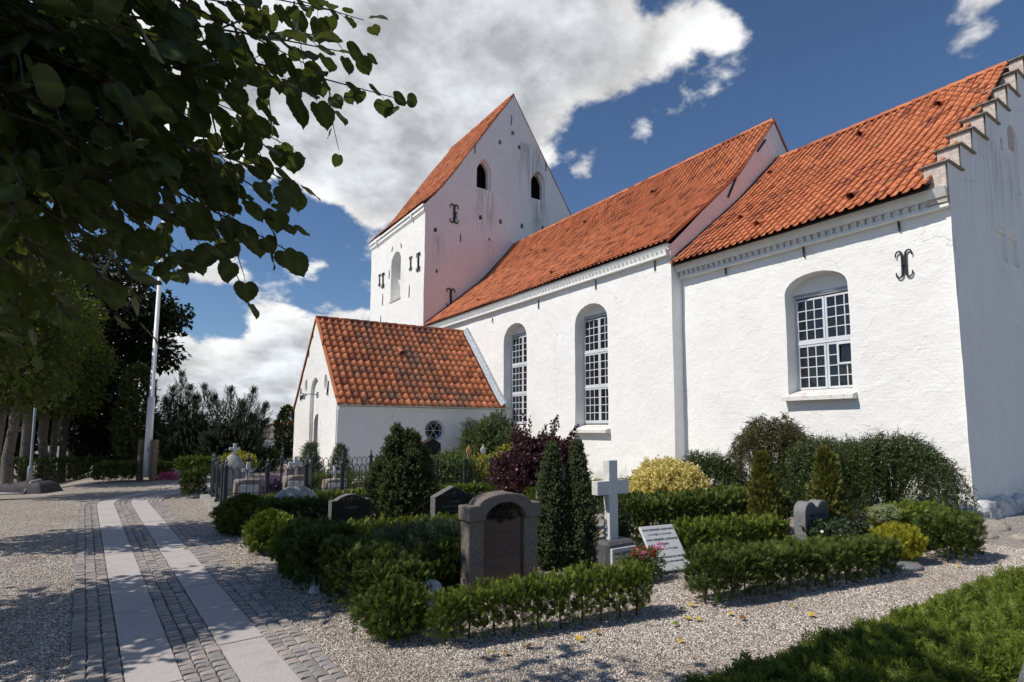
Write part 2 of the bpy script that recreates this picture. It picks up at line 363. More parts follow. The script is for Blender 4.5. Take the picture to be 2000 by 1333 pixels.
    def mesh(s, name, smooth=False, fix=True):
        me = bpy.data.meshes.new(name); me.from_pydata(s.v, [], s.f); me.update()
        if fix:
            import bmesh
            bm = bmesh.new(); bm.from_mesh(me); bmesh.ops.recalc_face_normals(bm, faces=bm.faces); bm.to_mesh(me); bm.free()
        if smooth: me.polygons.foreach_set('use_smooth', [True]*len(me.polygons))
        return me
    def build(s, name, mat, parent=None, smooth=False, fix=True, label=None):
        o = link(name, s.mesh(name, smooth, fix), mat, parent)
        if label: o['label'] = label
        return o
def np_mesh(name, V, F, mat, parent=None, smooth=False, attrs=None):
    """V (n,3); F (m,k) equal polygons"""
    me = bpy.data.meshes.new(name); k = F.shape[1]
    me.vertices.add(len(V)); me.vertices.foreach_set('co', V.astype(np.float32).ravel())
    me.loops.add(F.size); me.loops.foreach_set('vertex_index', F.astype(np.int32).ravel())
    me.polygons.add(len(F)); me.polygons.foreach_set('loop_start', np.arange(0, F.size, k, dtype=np.int32))
    if smooth: me.polygons.foreach_set('use_smooth', np.ones(len(F), bool))
    for an, av in (attrs or {}).items():
        at = me.attributes.new(an, 'FLOAT', 'POINT'); at.data.foreach_set('value', av.astype(np.float32))
    me.update(calc_edges=True)
    return link(name, me, mat, parent)
def wob(P, amp=.022, f=.8):
    P = Vector(P); q = P*f
    return P + Vector((noise.noise(q+Vector((9, 3, 1))), noise.noise(q+Vector((1, 7, 4))), noise.noise(q+Vector((5, 2, 8)))*.4))*amp + Vector((noise.noise(P*3.1), noise.noise(P*3.1+Vector((4, 4, 4))), 0))*amp*.55
def inside(P, loop):
    x, y = P[:, 0], P[:, 1]; r = np.zeros(len(P), bool); n = len(loop)
    for i in range(n):
        (x0, y0), (x1, y1) = loop[i], loop[(i+1) % n]
        if y0 == y1: continue
        c = ((y0 > y) != (y1 > y)) & (x < (x1-x0)*(y-y0)/(y1-y0)+x0); r ^= c
    return r
def subdiv(loop, sp):
    out = []
    for i in range(len(loop)):
        a, b = np.array(loop[i]), np.array(loop[(i+1) % len(loop)]); n = max(1, int(np.linalg.norm(b-a)/sp))
        out += [tuple(a+(b-a)*k/n) for k in range(n)]
    return out
def wall(mb, outline, holes, f3, inward, sp=.35, amp=.016, backs=None):
    """a sheet of wall with real openings; holes: (loop, depth, closed back)"""
    loops = [subdiv(outline, sp)]+[subdiv(h[0], min(sp, .22)) for h in holes]
    V = []; E = []
    for lp in loops:
        b = len(V); V += lp; E += [(b+i, b+(i+1) % len(lp)) for i in range(len(lp))]
    a = np.array(outline); lo, hi = a.min(0), a.max(0)
    gx, gy = np.meshgrid(np.arange(lo[0]+sp*.5, hi[0], sp), np.arange(lo[1]+sp*.5, hi[1], sp)); G = np.stack([gx.ravel(), gy.ravel()], 1)
    G += RNG.uniform(-.2, .2, G.shape)*sp
    k = inside(G, outline)
    for h in holes: k &= ~inside(G, h[0])
    V2 = [Vector(v) for v in V]+[Vector(g) for g in G[k]]
    vo, eo, fo, *_ = geometry.delaunay_2d_cdt(V2, E, [], 0, 1e-5)
    vo = np.array([tuple(v) for v in vo]); fo = [f for f in fo if len(f) == 3]
    C = np.array([(vo[f[0]]+vo[f[1]]+vo[f[2]])/3 for f in fo]); keep = inside(C, outline)
    for h in holes: keep &= ~inside(C, h[0])
    mb.add([wob(f3(*v), amp) for v in vo], [f for f, q in zip(fo, keep) if q])
    inward = Vector(inward)
    for (lp, d, closed), sl in zip(holes, loops[1:]):
        n = len(sl); P0 = [wob(f3(*q), amp) for q in sl]; P1 = [p+inward*d for p in P0]
        mb.add(P0+P1, [(i, (i+1) % n, (i+1) % n+n, i+n) for i in range(n)])
        if closed: mb.add(P1, [tuple(range(n))])
def arch(a0, a1, z0, zs, zt, n=10, pointed=False):
    """opening loop: jambs a0..a1, sill z0, springing zs, crown zt"""
    c, h = (a0+a1)/2, (a1-a0)/2; pts = [(a0, z0), (a1, z0)]
    for i in range(n+1):
        t = math.pi*i/n
        if pointed:
            u = abs(math.cos(t)); pts.append((c+h*math.cos(t), zs+(zt-zs)*(1-u**1.6)**.75 if u < 1 else zs))
        else: pts.append((c+h*math.cos(t), zs+(zt-zs)*math.sin(t)))
    return pts
def ellipse(cx, cz, rx, rz, n=16): return [(cx+rx*math.cos(2*math.pi*i/n), cz+rz*math.sin(2*math.pi*i/n)) for i in range(n)]
def rect(a0, a1, z0, z1): return [(a0, z0), (a1, z0), (a1, z1), (a0, z1)]
# ------------------------------------------------------------------ leaf scatter
def frames(N, up=None, spread=.6, rng=RNG):
    """orthonormal frames whose y axis follows the directions N"""
    y = N/np.maximum(np.linalg.norm(N, axis=1, keepdims=True), 1e-9)
    y = y+rng.normal(0, spread, y.shape); y /= np.linalg.norm(y, axis=1, keepdims=True)
    t = rng.normal(0, 1, y.shape); x = np.cross(y, t); x /= np.linalg.norm(x, axis=1, keepdims=True)
    return np.stack([x, y, np.cross(x, y)], 2)
def scatter(name, proto, P, Fm, S, mat, parent=None, smooth=False, kind=None, rnd=None, tip=None):
    pv, pf = proto; n = len(P); S = np.broadcast_to(np.asarray(S, float), (n,))
    V = np.einsum('nij,vj->nvi', Fm, pv)*S[:, None, None]+P[:, None, :]
    F = (pf[None]+(np.arange(n)*len(pv))[:, None, None]).reshape(-1, pf.shape[1])
    r = RNG.random(n) if rnd is None else rnd
    tp = (pv[:, 1]/pv[:, 1].max()).clip(0, 1)**2
    tpv = np.broadcast_to(tp, (n, len(pv))) if tip is None else tp[None]*tip[:, None]
    at = dict(rnd=np.repeat(r, len(pv)), tip=tpv.reshape(-1))
    if len(pv) > 45: at['vein'] = np.tile(1-np.clip(np.abs(pv[:, 0])/.25, 0, 1), n)
    o = np_mesh(name, V.reshape(-1, 3), F, mat, parent, smooth, at)
    if kind: o['kind'] = kind
    return o
def proto_thuja(lite=False):
    """flat feathery spray: a midrib with narrow side shoots that fork again"""
    rng = np.random.default_rng(3); V = []; F = []
    def leaf(a, b, wd, z):
        d = np.subtract(b, a); nrm = np.array([-d[1], d[0]])/np.linalg.norm(d)*wd; m = np.add(a, d*.5); i = len(V)
        m = np.add(a, d*.15); V.extend([(m[0]+nrm[0], m[1]+nrm[1], z*.5), (m[0]-nrm[0], m[1]-nrm[1], z*.3), (b[0], b[1], z*1.6)]); F.append((i, i+1, i+2))
    leaf((0, 0), (.02, 1.05), .036, .02)
    for k, y in enumerate((.10, .27, .44, .62)):
        for s in (-1, 1):
            L = .50*(1-.35*k/3)*rng.uniform(.85, 1.15); z = .07*s*rng.uniform(-.3, 1.6); e = (s*L*.60, y+L*.85); leaf((0, y), e, .075 if lite else .046, z)
            if lite: continue
            m = (s*L*.28, y+L*.40); leaf(m, (m[0]+s*L*.40, m[1]+L*.18), .040, z*1.2)
    return np.array(V, float), np.array(F)
def proto_sprig(n=9, w=.10, L=.34, up=.75, tri=False):
    """stem with leaves all round"""
    rng = np.random.default_rng(5); V = []; F = []
    for k in range(n):
        y = .04+.86*k/(n-1); a = k*2.4; l = L*(1-.35*k/n); d = np.array([math.cos(a)*(1-up*.5), up, math.sin(a)*(1-up*.5)]); d /= np.linalg.norm(d)
        s = np.array([-math.sin(a), 0, math.cos(a)])*w; b = np.array([0, y, 0]); i = len(V)
        if tri: V.extend([b+d*l*.12+s, b+d*l*.12-s, b+d*l]); F.append((i, i+1, i+2))
        else: V.extend([b, b+d*l*.5+s, b+d*l, b+d*l*.5-s]); F.append((i, i+1, i+2, i+3))
    return np.array(V, float), np.array(F)
def proto_leaf():
    return np.array([(0,0,0), (.30,.42,.10), (0,1,.0), (-.30,.42,.10)], float), np.array([(0,1,2,3)])
def proto_lime():
    """heart-shaped toothed leaf with a folded midrib and a stalk; unit length along y"""
    half = [(.0,.0), (.14,-.08), (.30,-.07), (.44,.05), (.52,.23), (.548,.25), (.53,.42), (.55,.45), (.475,.62), (.485,.66), (.34,.82), (.33,.86), (.13,.965), (.0,1.08)]
    V = []; F = []; k = len(half)
    mid = [(0, .0+.98*i/(k-1), 0) for i in range(k)]
    for sgn in (1, -1):
        b = len(V)
        for (x, y), m in zip(half, mid): V.append(m); V.append((sgn*x, y, (.24*abs(x)-.34*x*x)+.03*math.sin(y*9+x*7)-.35*max(0, y-.45)**2))
        for i in range(k-1):
            q = (b+2*i, b+2*i+1, b+2*i+3, b+2*i+2); F.append(q if sgn > 0 else q[::-1])
    b = len(V); V += [(-.012, -.02, 0), (.012, -.02, 0), (.012, -.40, .06), (-.012, -.40, .06)]; F.append((b, b+1, b+2, b+3))
    return np.array(V, float), np.array(F)
THUJA_FAR = proto_thuja(True)
THUJA, SPRIG, LEAF, LIME = proto_thuja(), proto_sprig(), proto_leaf(), proto_lime()
NEEDLE = proto_sprig(14, .055, .36, .62, True); BROAD = proto_sprig(6, .17, .5, .7); TINY = proto_sprig(9, .085, .19, .45, True); SPRIG = proto_sprig(11, .12, .34, .75, True)
def blob(n, c, r, shell=.35, lump=.25, lf=1.6, top=None, seed=0):
    """points in the outer shell of a lumpy ellipsoid"""
    d = RNG.normal(0, 1, (n, 3)); d /= np.linalg.norm(d, axis=1, keepdims=True)
    c = np.asarray(c, float); r = np.asarray(r, float)
    L = np.array([1+lump*noise.noise(Vector(q*lf+seed*3.3))+lump*.6*noise.noise(Vector(q*lf*2.7+seed)) for q in d])
    t = 1-shell*RNG.random(n)**1.7
    P = c+d*r*(L*t)[:, None]; N = d/r; N /= np.linalg.norm(N, axis=1, keepdims=True)
    return P, N, t
def boxpts(n, a, b, rot=0.0, lump=.06, depth=.10, origin=(0, 0, 0)):
    """points just inside the faces of a box (no bottom), a..b in local axes"""
    a, b = np.asarray(a, float), np.asarray(b, float); s = b-a
    areas = np.array([s[1]*s[2], s[1]*s[2], s[0]*s[2], s[0]*s[2], s[0]*s[1]*1.3]); f = RNG.choice(5, n, p=areas/areas.sum())
    P = a+RNG.random((n, 3))*s; N = np.zeros((n, 3))
    for k, (ax, side) in enumerate(((0, 0), (0, 1), (1, 0), (1, 1), (2, 1))):
        q = f == k; P[q, ax] = (a if side == 0 else b)[ax]; N[q, ax] = 1 if side else -1
    ins = depth*RNG.random(n)**1.6
    nz = np.array([noise.noise(Vector(p*4.2))+.5*noise.noise(Vector(p*11)) for p in P])
    # rounded shoulders
    ctr = (a+b)/2; out = np.abs((P-ctr)/(s/2)); corner = np.clip(np.sort(out, axis=1)[:, 1]-.72, 0, 1)
    P = P - N*ins[:, None] + N*(lump*nz)[:, None] - (P-ctr)*(corner*.22)[:, None]
    ca, sa = math.cos(rot), math.sin(rot); Rm = np.array([[ca, -sa, 0], [sa, ca, 0], [0, 0, 1]])
    return P@Rm.T+np.asarray(origin), N@Rm.T, 1-ins/depth
# ------------------------------------------------------------------ ground
def ground_z(x, y):
    s = lambda a, b, t: (lambda u: u*u*(3-2*u))(min(1, max(0, (t-a)/(b-a))))
    z = -.5*s(17, 30, y)*s(-.8, -2.2, x)
    z -= 2.5*s(36, 60, y)*s(-14, 0, x) + .0
    return z
xs = [-900, -400, -200, -100, -50, -30, -20, -14, -10, -7]+[-5+.4*i for i in range(14)]+[1+i for i in range(0, 30, 2)]+[40, 60, 100, 200, 400, 900]
ys = [-900, -300, -100, -40, -20, -8, 0, 4, 8, 12, 15]+[16+.8*i for i in range(24)]+[36, 38, 40, 43, 46, 50, 55, 60, 70, 90, 130, 220, 400, 900]
gm = MB(); gm.add([(x, y, ground_z(x, y)) for y in ys for x in xs], [(j*len(xs)+i, j*len(xs)+i+1, (j+1)*len(xs)+i+1, (j+1)*len(xs)+i) for j in range(len(ys)-1) for i in range(len(xs)-1)])
tag(gm.build('gravel_ground', 'gravel', smooth=True, fix=False), 'pale gravel covering the churchyard', kind='structure')
hl = MB(); n = 60
hp = [(-260+12*i, 480, -25) for i in range(n)]+[(-260+12*i, 520, 1.2+3.2*noise.noise(Vector((i*.13, 0, 0)))+.8*noise.noise(Vector((i*.6, 3, 0)))) for i in range(n)]+[(-260+12*i, 700, -25) for i in range(n)]
hl.add(hp, [(k*n+i, k*n+i+1, (k+1)*n+i+1, (k+1)*n+i) for k in (0, 1) for i in range(n-1)])
plain('far_wood', (.045, .065, .055), .95, var=.4, scale=.2)
tag(hl.build('hill', 'far_wood', smooth=True), 'dark wooded ridge on the horizon', kind='structure')
# ------------------------------------------------------------------ paved path
PW = []      # centre line: straight, then an arc to the right towards the porch
p0, p1 = Vector((.66, 1.2)), Vector((-.135, 14.85)); dl = (p1-p0).normalized(); Ls = (p1-p0).length
cc = p1+Vector((dl.y, -dl.x))*2.75
def centre(s):
    if s <= Ls: q = p0+dl*s; d = dl
    else:
        a = min((s-Ls)/2.75, math.radians(84)); rest = s-Ls-a*2.75
        a0 = math.atan2(p1.y-cc.y, p1.x-cc.x); q = cc+Vector((math.cos(a0-a), math.sin(a0-a)))*2.75
        d = Vector((math.sin(a0-a), -math.cos(a0-a))); q = q+d*rest
    return q, d, Vector((d.y, -d.x))
path = bpy.data.objects.new('paved_path', None); COL.objects.link(path); tag(path, 'path of granite slabs between strips of setts', kind='structure')
bed = MB(); NS = 120; SE = Ls+2.75*math.radians(84)+5.2
bv = []
for i in range(NS+1):
    q, d, nrm = centre(SE*i/NS)
    for o in (-.72, -.36, 0, .36, .76): bv.append((q.x+nrm.x*o, q.y+nrm.y*o, .004))
bed.add(bv, [(i*5+k, (i+1)*5+k, (i+1)*5+k+1, i*5+k+1) for i in range(NS) for k in range(4)])
bed.build('path_bed', 'soil', path, fix=False)
for side, (o0, o1) in enumerate(((-.425, -.125), (.175, .485))):
    s = .2+.4*side
    while s < SE-.3:
        L = random.uniform(.92, 1.06); mb = MB(); k = 1 if s < Ls-1 else 6
        g = .006; zt = .022+random.uniform(-.0015, .0015)
        for j in range(k):
            sa, sb = s+g+(L-2*g)*j/k, s+g+(L-2*g)*(j+1)/k
            vs = []
            for zz in (-.03, zt):
                for ss, oo in ((sa, o0), (sb, o0), (sb, o1), (sa, o1)):
                    q, d, nrm = centre(ss); vs.append((q.x+nrm.x*oo, q.y+nrm.y*oo, zz))
            mb.add(vs, [(3,2,1,0),(4,5,6,7),(0,1,5,4),(1,2,6,5),(2,3,7,6),(3,0,4,7)])
        mb.build('slab', 'slab_granite', path); s += L
def sett_proto(seed):
    r = random.Random(seed); q = lambda v: v+r.uniform(-.035, .035)
    base = [(-.5,-.5,-.55),(.5,-.5,-.55),(.5,.5,-.55),(-.5,.5,-.55)]; sh = [(q(-.5),q(-.5),-.12),(q(.5),q(-.5),-.12),(q(.5),q(.5),-.12),(q(-.5),q(.5),-.12)]
    tp = [(q(-.43),q(-.43),r.uniform(-.03,.04)),(q(.43),q(-.43),r.uniform(-.03,.04)),(q(.43),q(.43),r.uniform(-.03,.04)),(q(-.43),q(.43),r.uniform(-.03,.04)),(r.uniform(-.15,.15),r.uniform(-.15,.15),.05)]
    f = [(0,1,5,4),(1,2,6,5),(2,3,7,6),(3,0,4,7),(4,5,9,8),(5,6,10,9),(6,7,11,10),(7,4,8,11),(8,9,12),(9,10,12),(10,11,12),(11,8,12)]
    return base+sh+tp, f
SETTS = [sett_proto(i) for i in range(5)]; SME = []
for vs, f in SETTS:
    mb = MB(); mb.add(vs, f); me = mb.mesh('sett', False); me.materials.append(MATS['sett_stone']); SME.append(me)
setts = []
for strip, (o0, o1, nc) in enumerate(((-.72, -.43, 3), (-.12, .17, 3), (.49, .76, 3))):
    for c in range(nc):
        wd = (o1-o0)/nc; s = random.uniform(.1, .2)
        while s < SE-.1:
            L = random.uniform(.072, .108); q, d, nrm = centre(s+L/2); oo = o0+wd*(c+.5)+random.uniform(-.004, .004)
            P = Vector((q.x+nrm.x*oo, q.y+nrm.y*oo, .018+random.uniform(-.005, .003)))
            setts.append((P, math.atan2(d.x, d.y), wd-.005, L-.006, random.randrange(5))); s += L
setts.sort(key=lambda q: (q[0]-Vector((1.0, 3.2, 0))).length if q[0].y > 3.6 else 1e3)
JV = MB(); jr = []
for i, (P, a, wd, L, k) in enumerate(setts):
    Mx = Matrix.Translation(P) @ Matrix.Rotation(-a+random.uniform(-.05, .05), 4, 'Z') @ Matrix.Diagonal((wd, L, .085, 1))
    if i < 300: o = link('sett', SME[k], None, path); o.matrix_local = Mx
    elif P.y > 2.5:
        JV.add([Mx @ Vector(v) for v in SETTS[k][0]], SETTS[k][1]); jr += [random.random()]*13
o = JV.build('sett_field', 'sett_stone', path, False); at = o.data.attributes.new('rnd', 'FLOAT', 'POINT'); at.data.foreach_set('value', jr); o['kind'] = 'stuff'
# fan of small setts in front of the flagpole
fan = MB(); fr = []
for ring in range(20):
    for k in range(46):
        r = .2+ring*.12; a = math.radians(-60)+k*math.radians(190)/46
        x, y = 2.4+(k-23)*.125+(ring % 2)*.06, 18.25+ring*.118+.10*math.sin((k % 8)/8*math.pi)
        if x < .35 + .35*(y-18.2) or y > 20.1: continue
        b = Matrix.Translation((x, y, .014+random.uniform(-.004, .004))) @ Matrix.Rotation(random.uniform(-.2, .2), 4, 'Z') @ Matrix.Diagonal((.115, .105, .07, 1))
        q = SETTS[(ring*7+k) % 5]; fan.add([b @ Vector(v) for v in q[0]], q[1]); fr += [.5+.5*random.random()]*13
o = fan.build('sett_fan', 'sett_stone', path, True); at = o.data.attributes.new('rnd', 'FLOAT', 'POINT'); at.data.foreach_set('value', fr); o['kind'] = 'stuff'
fb = MB(); fb.add([(.4, 18.15, .006), (5.4, 18.15, .006), (5.4, 20.2, .006), (1.1, 20.2, .006)], [(0, 1, 2, 3)]); fb.build('fan_bed', 'soil', path, fix=False)
# ------------------------------------------------------------------ loose pebbles on the near gravel (one mass)
pv = MB()
def pebble_mesh():
    import bmesh
    bm = bmesh.new(); bmesh.ops.create_icosphere(bm, subdivisions=1, radius=.5)
    for v in bm.verts: v.co = Vector((v.co.x*1.25, v.co.y*.95, v.co.z*.62))*(1+.25*noise.noise(v.co*3+Vector((4, 1, 2))))
    me = bpy.data.meshes.new('pebble'); bm.to_mesh(me); bm.free(); me.materials.append(MATS['pebble'])
    me.polygons.foreach_set('use_smooth', [True]*len(me.polygons)); return me
pe = link('pebble_source', pebble_mesh()); 
COL.objects.unlink(pe)
def path_half(y): # x limits of the paving at y
    q = p0+dl*((y-p0.y)/dl.y); return q.x-.735, q.x+.775
cells = []; st = .25
for iy in range(int((11.0-2.3)/st)):
    for ix in range(int((10.5+2.6)/st)):
        x, y = -2.6+ix*st, 2.3+iy*st; l, r = path_half(y+st/2)
        a, b = x, x+st
        if b > l and a < r:
            if a < l: b = l
            elif b > r: a = r
            else: continue
            if b-a < .01 or b-a > st: continue
        # only what the camera can see
        c = Vector(((a+b)/2, y+st/2, 0)); v = c-Vector((0, 0, EYE)); dz = v.dot(FW)
        if dz < 1 or abs(v.dot(RT)/dz) > .96 or -v.dot(UP)/dz > .60: continue
        if dz > 9.5: continue
        cells.append((a, b, y, y+st))
gp = MB()
for a, b, y0, y1 in cells: gp.add([(a, y0, .002), (b, y0, .002), (b, y1, .002), (a, y1, .002)], [(0, 1, 2, 3)])
gv = gp.build('gravel_pebbles', 'gravel', None, fix=False); tag(gv, 'loose pale pebbles of the churchyard gravel', kind='stuff')
ng = bpy.data.node_groups.new('scatter_pebbles', 'GeometryNodeTree')
ng.interface.new_socket('Geometry', in_out='INPUT', socket_type='NodeSocketGeometry'); ng.interface.new_socket('Geometry', in_out='OUTPUT', socket_type='NodeSocketGeometry')
k = NT(ng); gi = k.n('NodeGroupInput'); go = k.n('NodeGroupOutput')
dp = k.n('GeometryNodeDistributePointsOnFaces', None, Mesh=gi.outputs[0], Density=5600.0)
oi = k.n('GeometryNodeObjectInfo'); oi.inputs['Object'].default_value = pe; oi.inputs['As Instance'].default_value = True
rs = k.n('FunctionNodeRandomValue', dict(data_type='FLOAT')); rs.inputs[2].default_value = .006; rs.inputs[3].default_value = .016
rr = k.n('FunctionNodeRandomValue', dict(data_type='FLOAT_VECTOR')); rr.inputs[0].default_value = (-.5, -.5, 0); rr.inputs[1].default_value = (.5, .5, 6.28)
ip = k.n('GeometryNodeInstanceOnPoints', None, Points=dp.outputs[0], Instance=oi.outputs['Geometry'], Rotation=rr.outputs[0], Scale=rs.outputs[1])
k.links.new(ip.outputs[0], go.inputs[0])
gv.modifiers.new('pebbles', 'NODES').node_group = ng
# ------------------------------------------------------------------ church
church = thing('church', (12.5, 15, 0), 'whitewashed village church with red clay tile roofs, tower, porch and stepped gable', 'church')
IN = church.matrix_world
def cpart(mb, name, mat, parent=None, smooth=False, fix=True, label=None):
    o = mb.build(name, mat, parent or church, smooth, fix, label)
    if parent is None: o.matrix_parent_inverse = Matrix.Translation((-12.5, -15, 0))
    return o
NX, CX, TX, NE, TE, TW, CE = 12.56, 13.0, 12.34, 10.59, 26.84, 35.0, 4.03
SHR = lambda x: .065*(12.5-x)
# profiles of the slopes: horizontal distance from the ridge, height (ridge -> eave)
P_NAVE = [(0, 12.45), (2.1, 10.02), (3.45, 8.88), (5.72, 7.02)]
P_CHAN = [(0, 11.02), (2.2, 9.05), (3.6, 7.97), (5.68, 6.36)]
P_TOWR = [(0, 21.70), (4.6, 14.98), (5.05, 14.42), (5.82, 13.72)]
P_PORC = [(0, 6.06), (2.1, 3.78), (2.75, 3.02), (3.32, 2.50)]
X_N, X_C, X_T, Y_P = 18.10, 18.18, 18.0, 22.50
pl_n = lambda u, h, z: Vector((X_N-h, NE+u, z)); pl_c = lambda u, h, z: Vector((X_C-h, CE+.27+u, z)); pl_t = lambda u, h, z: Vector((X_T-h, TE+u, z))
pl_p = lambda u, h, z: Vector((5.86+u, Y_P-h+SHR(5.86+u), z)); pl_pw = lambda u, h, z: Vector((5.86+u, Y_P+h+SHR(5.86+u), z))
def prof_at(prof, s):
    for (h0, z0), (h1, z1) in zip(prof, prof[1:]):
        l = math.hypot(h1-h0, z1-z0)
        if s <= l or (h1, z1) == prof[-1]:
            t = s/l; return h0+(h1-h0)*t, z0+(z1-z0)*t
        s -= l
plen = lambda prof: sum(math.hypot(b[0]-a[0], b[1]-a[1]) for a, b in zip(prof, prof[1:]))
def smooth_at(prof, s, e=.5):
    L = plen(prof); a, b, c = prof_at(prof, max(0, s-e)), prof_at(prof, s), prof_at(prof, s+e if s+e < L else L)
    if s-e < 0 or s+e > L: return b
    return (a[0]+2*b[0]+c[0])/4, (a[1]+2*b[1]+c[1])/4
# --- walls
def verge(prof, xr, mirror=True):
    L = [(xr-h, z-.07) for h, z in prof]; R_ = [(xr+h, z-.07) for h, z in prof[1:]]
    return L, R_
# nave
wm = MB()
w1 = arch(17.75, 19.40, 1.66, 5.25, 5.90); w2 = arch(13.24, 14.86, 1.70, 5.28, 5.86)
wall(wm, rect(NE, TE, -.2, 6.98), [(w1, .44, False), (w2, .44, False)], lambda s, t: Vector((NX, s, t)), (1, 0, 0), .30)
L, R_ = verge(P_NAVE, X_N); gab = [(NX, -.2), (23.6, -.2), (23.6, 6.9)]+R_[::-1][1:]+[(x, z) for x, z in L[:-1]]+[(NX, L[-1][1])]
wall(wm, gab, [], lambda s, t: Vector((s, NE, t)), (0, 1, 0), .35)
wm.add([(23.6, NE, -.2), (23.6, TE, -.2), (23.6, TE, 7.0), (23.6, NE, 7.0)], [(0, 1, 2, 3)])
cpart(wm, 'nave_wall', 'whitewash', smooth=True, fix=False)
# chancel
wc = MB()
w3 = arch(6.04, 7.50, 2.44, 4.93, 5.33)
wall(wc, rect(CE, NE, -.2, 6.30), [(w3, .46, False)], lambda s, t: Vector((CX, s, t)), (1, 0, 0), .28, .022)
steps = [(12.80, 6.30, 6.82), (13.54, 6.82, 7.38), (14.28, 7.38, 7.94), (15.14, 7.94, 8.55), (15.97, 8.55, 9.15), (16.80, 9.15, 9.80), (17.65, 9.80, 10.48), (18.40, 10.48, 11.16)]
prof = [(CX, -.2)]
outl = [(CX, -.2), (23.36, -.2), (23.36, 6.30)]
for x, a, b in steps: pass
rgt = [(2*18.75-x, a, b) for x, a, b in steps]
outl += [q for x, a, b in rgt for q in ((x, a), (x, b))] + [q for x, a, b in reversed(steps) for q in ((x, b), (x, a))]
outl += [(CX, 6.30)] if steps[0][0] > CX else []
outl = [q for i, q in enumerate(outl) if q != outl[i-1]]
def fixloop(l):  # the first step overhangs the corner a little: keep the loop simple
    return [q for q in l]
n1 = arch(16.55, 17.25, 7.2, 8.55, 8.85); n2 = arch(15.3, 15.95, 5.35, 5.95, 6.12); n3 = arch(16.05, 16.7, 5.35, 5.95, 6.12)
wall(wc, fixloop(outl), [(n1, .07, True), (n2, .07, True), (n3, .07, True), (rect(16.0, 16.15, 8.0, 8.28), .25, False)], lambda s, t: Vector((s, CE, t)), (0, 1, 0), .33, .012)
wc.add([(23.36, CE, -.2), (23.36, NE, -.2), (23.36, NE, 6.4), (23.36, CE, 6.4)], [(0, 1, 2, 3)])
o = cpart(wc, 'chancel_wall', 'whitewash', smooth=True, fix=False); o.data.materials.append(MATS['whitewash_gable'])
for pl in o.data.polygons:
    if abs(pl.normal.y) > .75 and pl.center.y < CE+.5 : pl.material_index = 1
# corbie steps: south face of bricks and a weathered cap on each
sp = MB(); sc_ = None
stepgable = cpart(MB().box((CX+.01, CE+.02, 6.0), (23.3, CE+.40, 6.28)), 'stepped_gable', 'whitewash')
for lst, sg in ((steps, 1), (rgt, -1)):
    for i, (x, a, b) in enumerate(lst):
        if sg < 0 and i == len(lst)-1: continue
        x1 = lst[i+1][0] if i+1 < len(lst) else 18.75
        lo, hi = (x, x1+.35) if sg > 0 else (x1-.35, x)
        MB().bbox((min(lo, hi)+.001*i, CE+.028+.001*i, a-.25), (max(lo, hi), CE+.40-.002*i, b), .006).build('step', 'step_brick', stepgable).matrix_parent_inverse = Matrix.Identity(4)
        MB().bbox((x-.06 if sg > 0 else x1-.02, CE-.05, b+.002), (x1+.02 if sg > 0 else x+.06, CE+.47, b+.045), .012).build('step_cap', 'step_cap', stepgable)
for ch in stepgable.children: ch.location = (12.5-12.5, 0, 0)
# porch (a little out of square)
wp = MB()
gy = lambda s: s
pm = Y_P+SHR(5.89)
LS = [(pm-h, z-.06) for h, z in P_PORC]; RS = [(pm+h, z-.06) for h, z in P_PORC[1:]]
yE, yW = pm-3.20, pm+3.20
gab = [(yE, -.2), (yW, -.2), (yW, 2.44)]+[q for q in RS[::-1][1:]]+LS[:-1]+[(yE, 2.44)]
rec = arch(22.22, 23.52, -.1, 3.02, 3.66)
wall(wp, gab, [(rec, .14, False), (ellipse(24.30, 3.36, .22, .34), .10, True), (ellipse(21.36, 3.34, .22, .34), .10, True)], lambda s, t: Vector((5.89, s, t)), (1, 0, 0), .28)
wall(wp, [(22.22-.01, -.1), (23.53, -.1), (23.53, 3.7), (22.21, 3.7)], [(arch(22.38, 23.36, -.08, 1.75, 2.22), .5, False)], lambda s, t: Vector((6.025, s, t)), (1, 0, 0), .3, .004)
wall(wp, rect(5.89, 12.5, -.2, 2.46), [(ellipse(9.52, 1.58, .40, .40, 24), .17, False)], lambda s, t: Vector((s, 19.30+SHR(s), t)), (0, 1, 0), .30)
wp.add([(5.89, yW, -.2), (12.5, 25.70, -.2), (12.5, 25.70, 2.5), (5.89, yW, 2.5)], [(0, 1, 2, 3)])
cpart(wp, 'porch_wall', 'whitewash', smooth=True, fix=False)
cpart(MB().box((6.50, 22.3, -.1), (6.54, 23.45, 2.3)), 'porch_door', 'brown_wood')
cpart(MB().prism(arch(22.385, 23.355, -.08, 1.75, 2.215), lambda s, t: Vector((6.06, s, t)), lambda s, t: Vector((6.06, s, t))), 'door_reveal', 'beige_reveal') if False else None
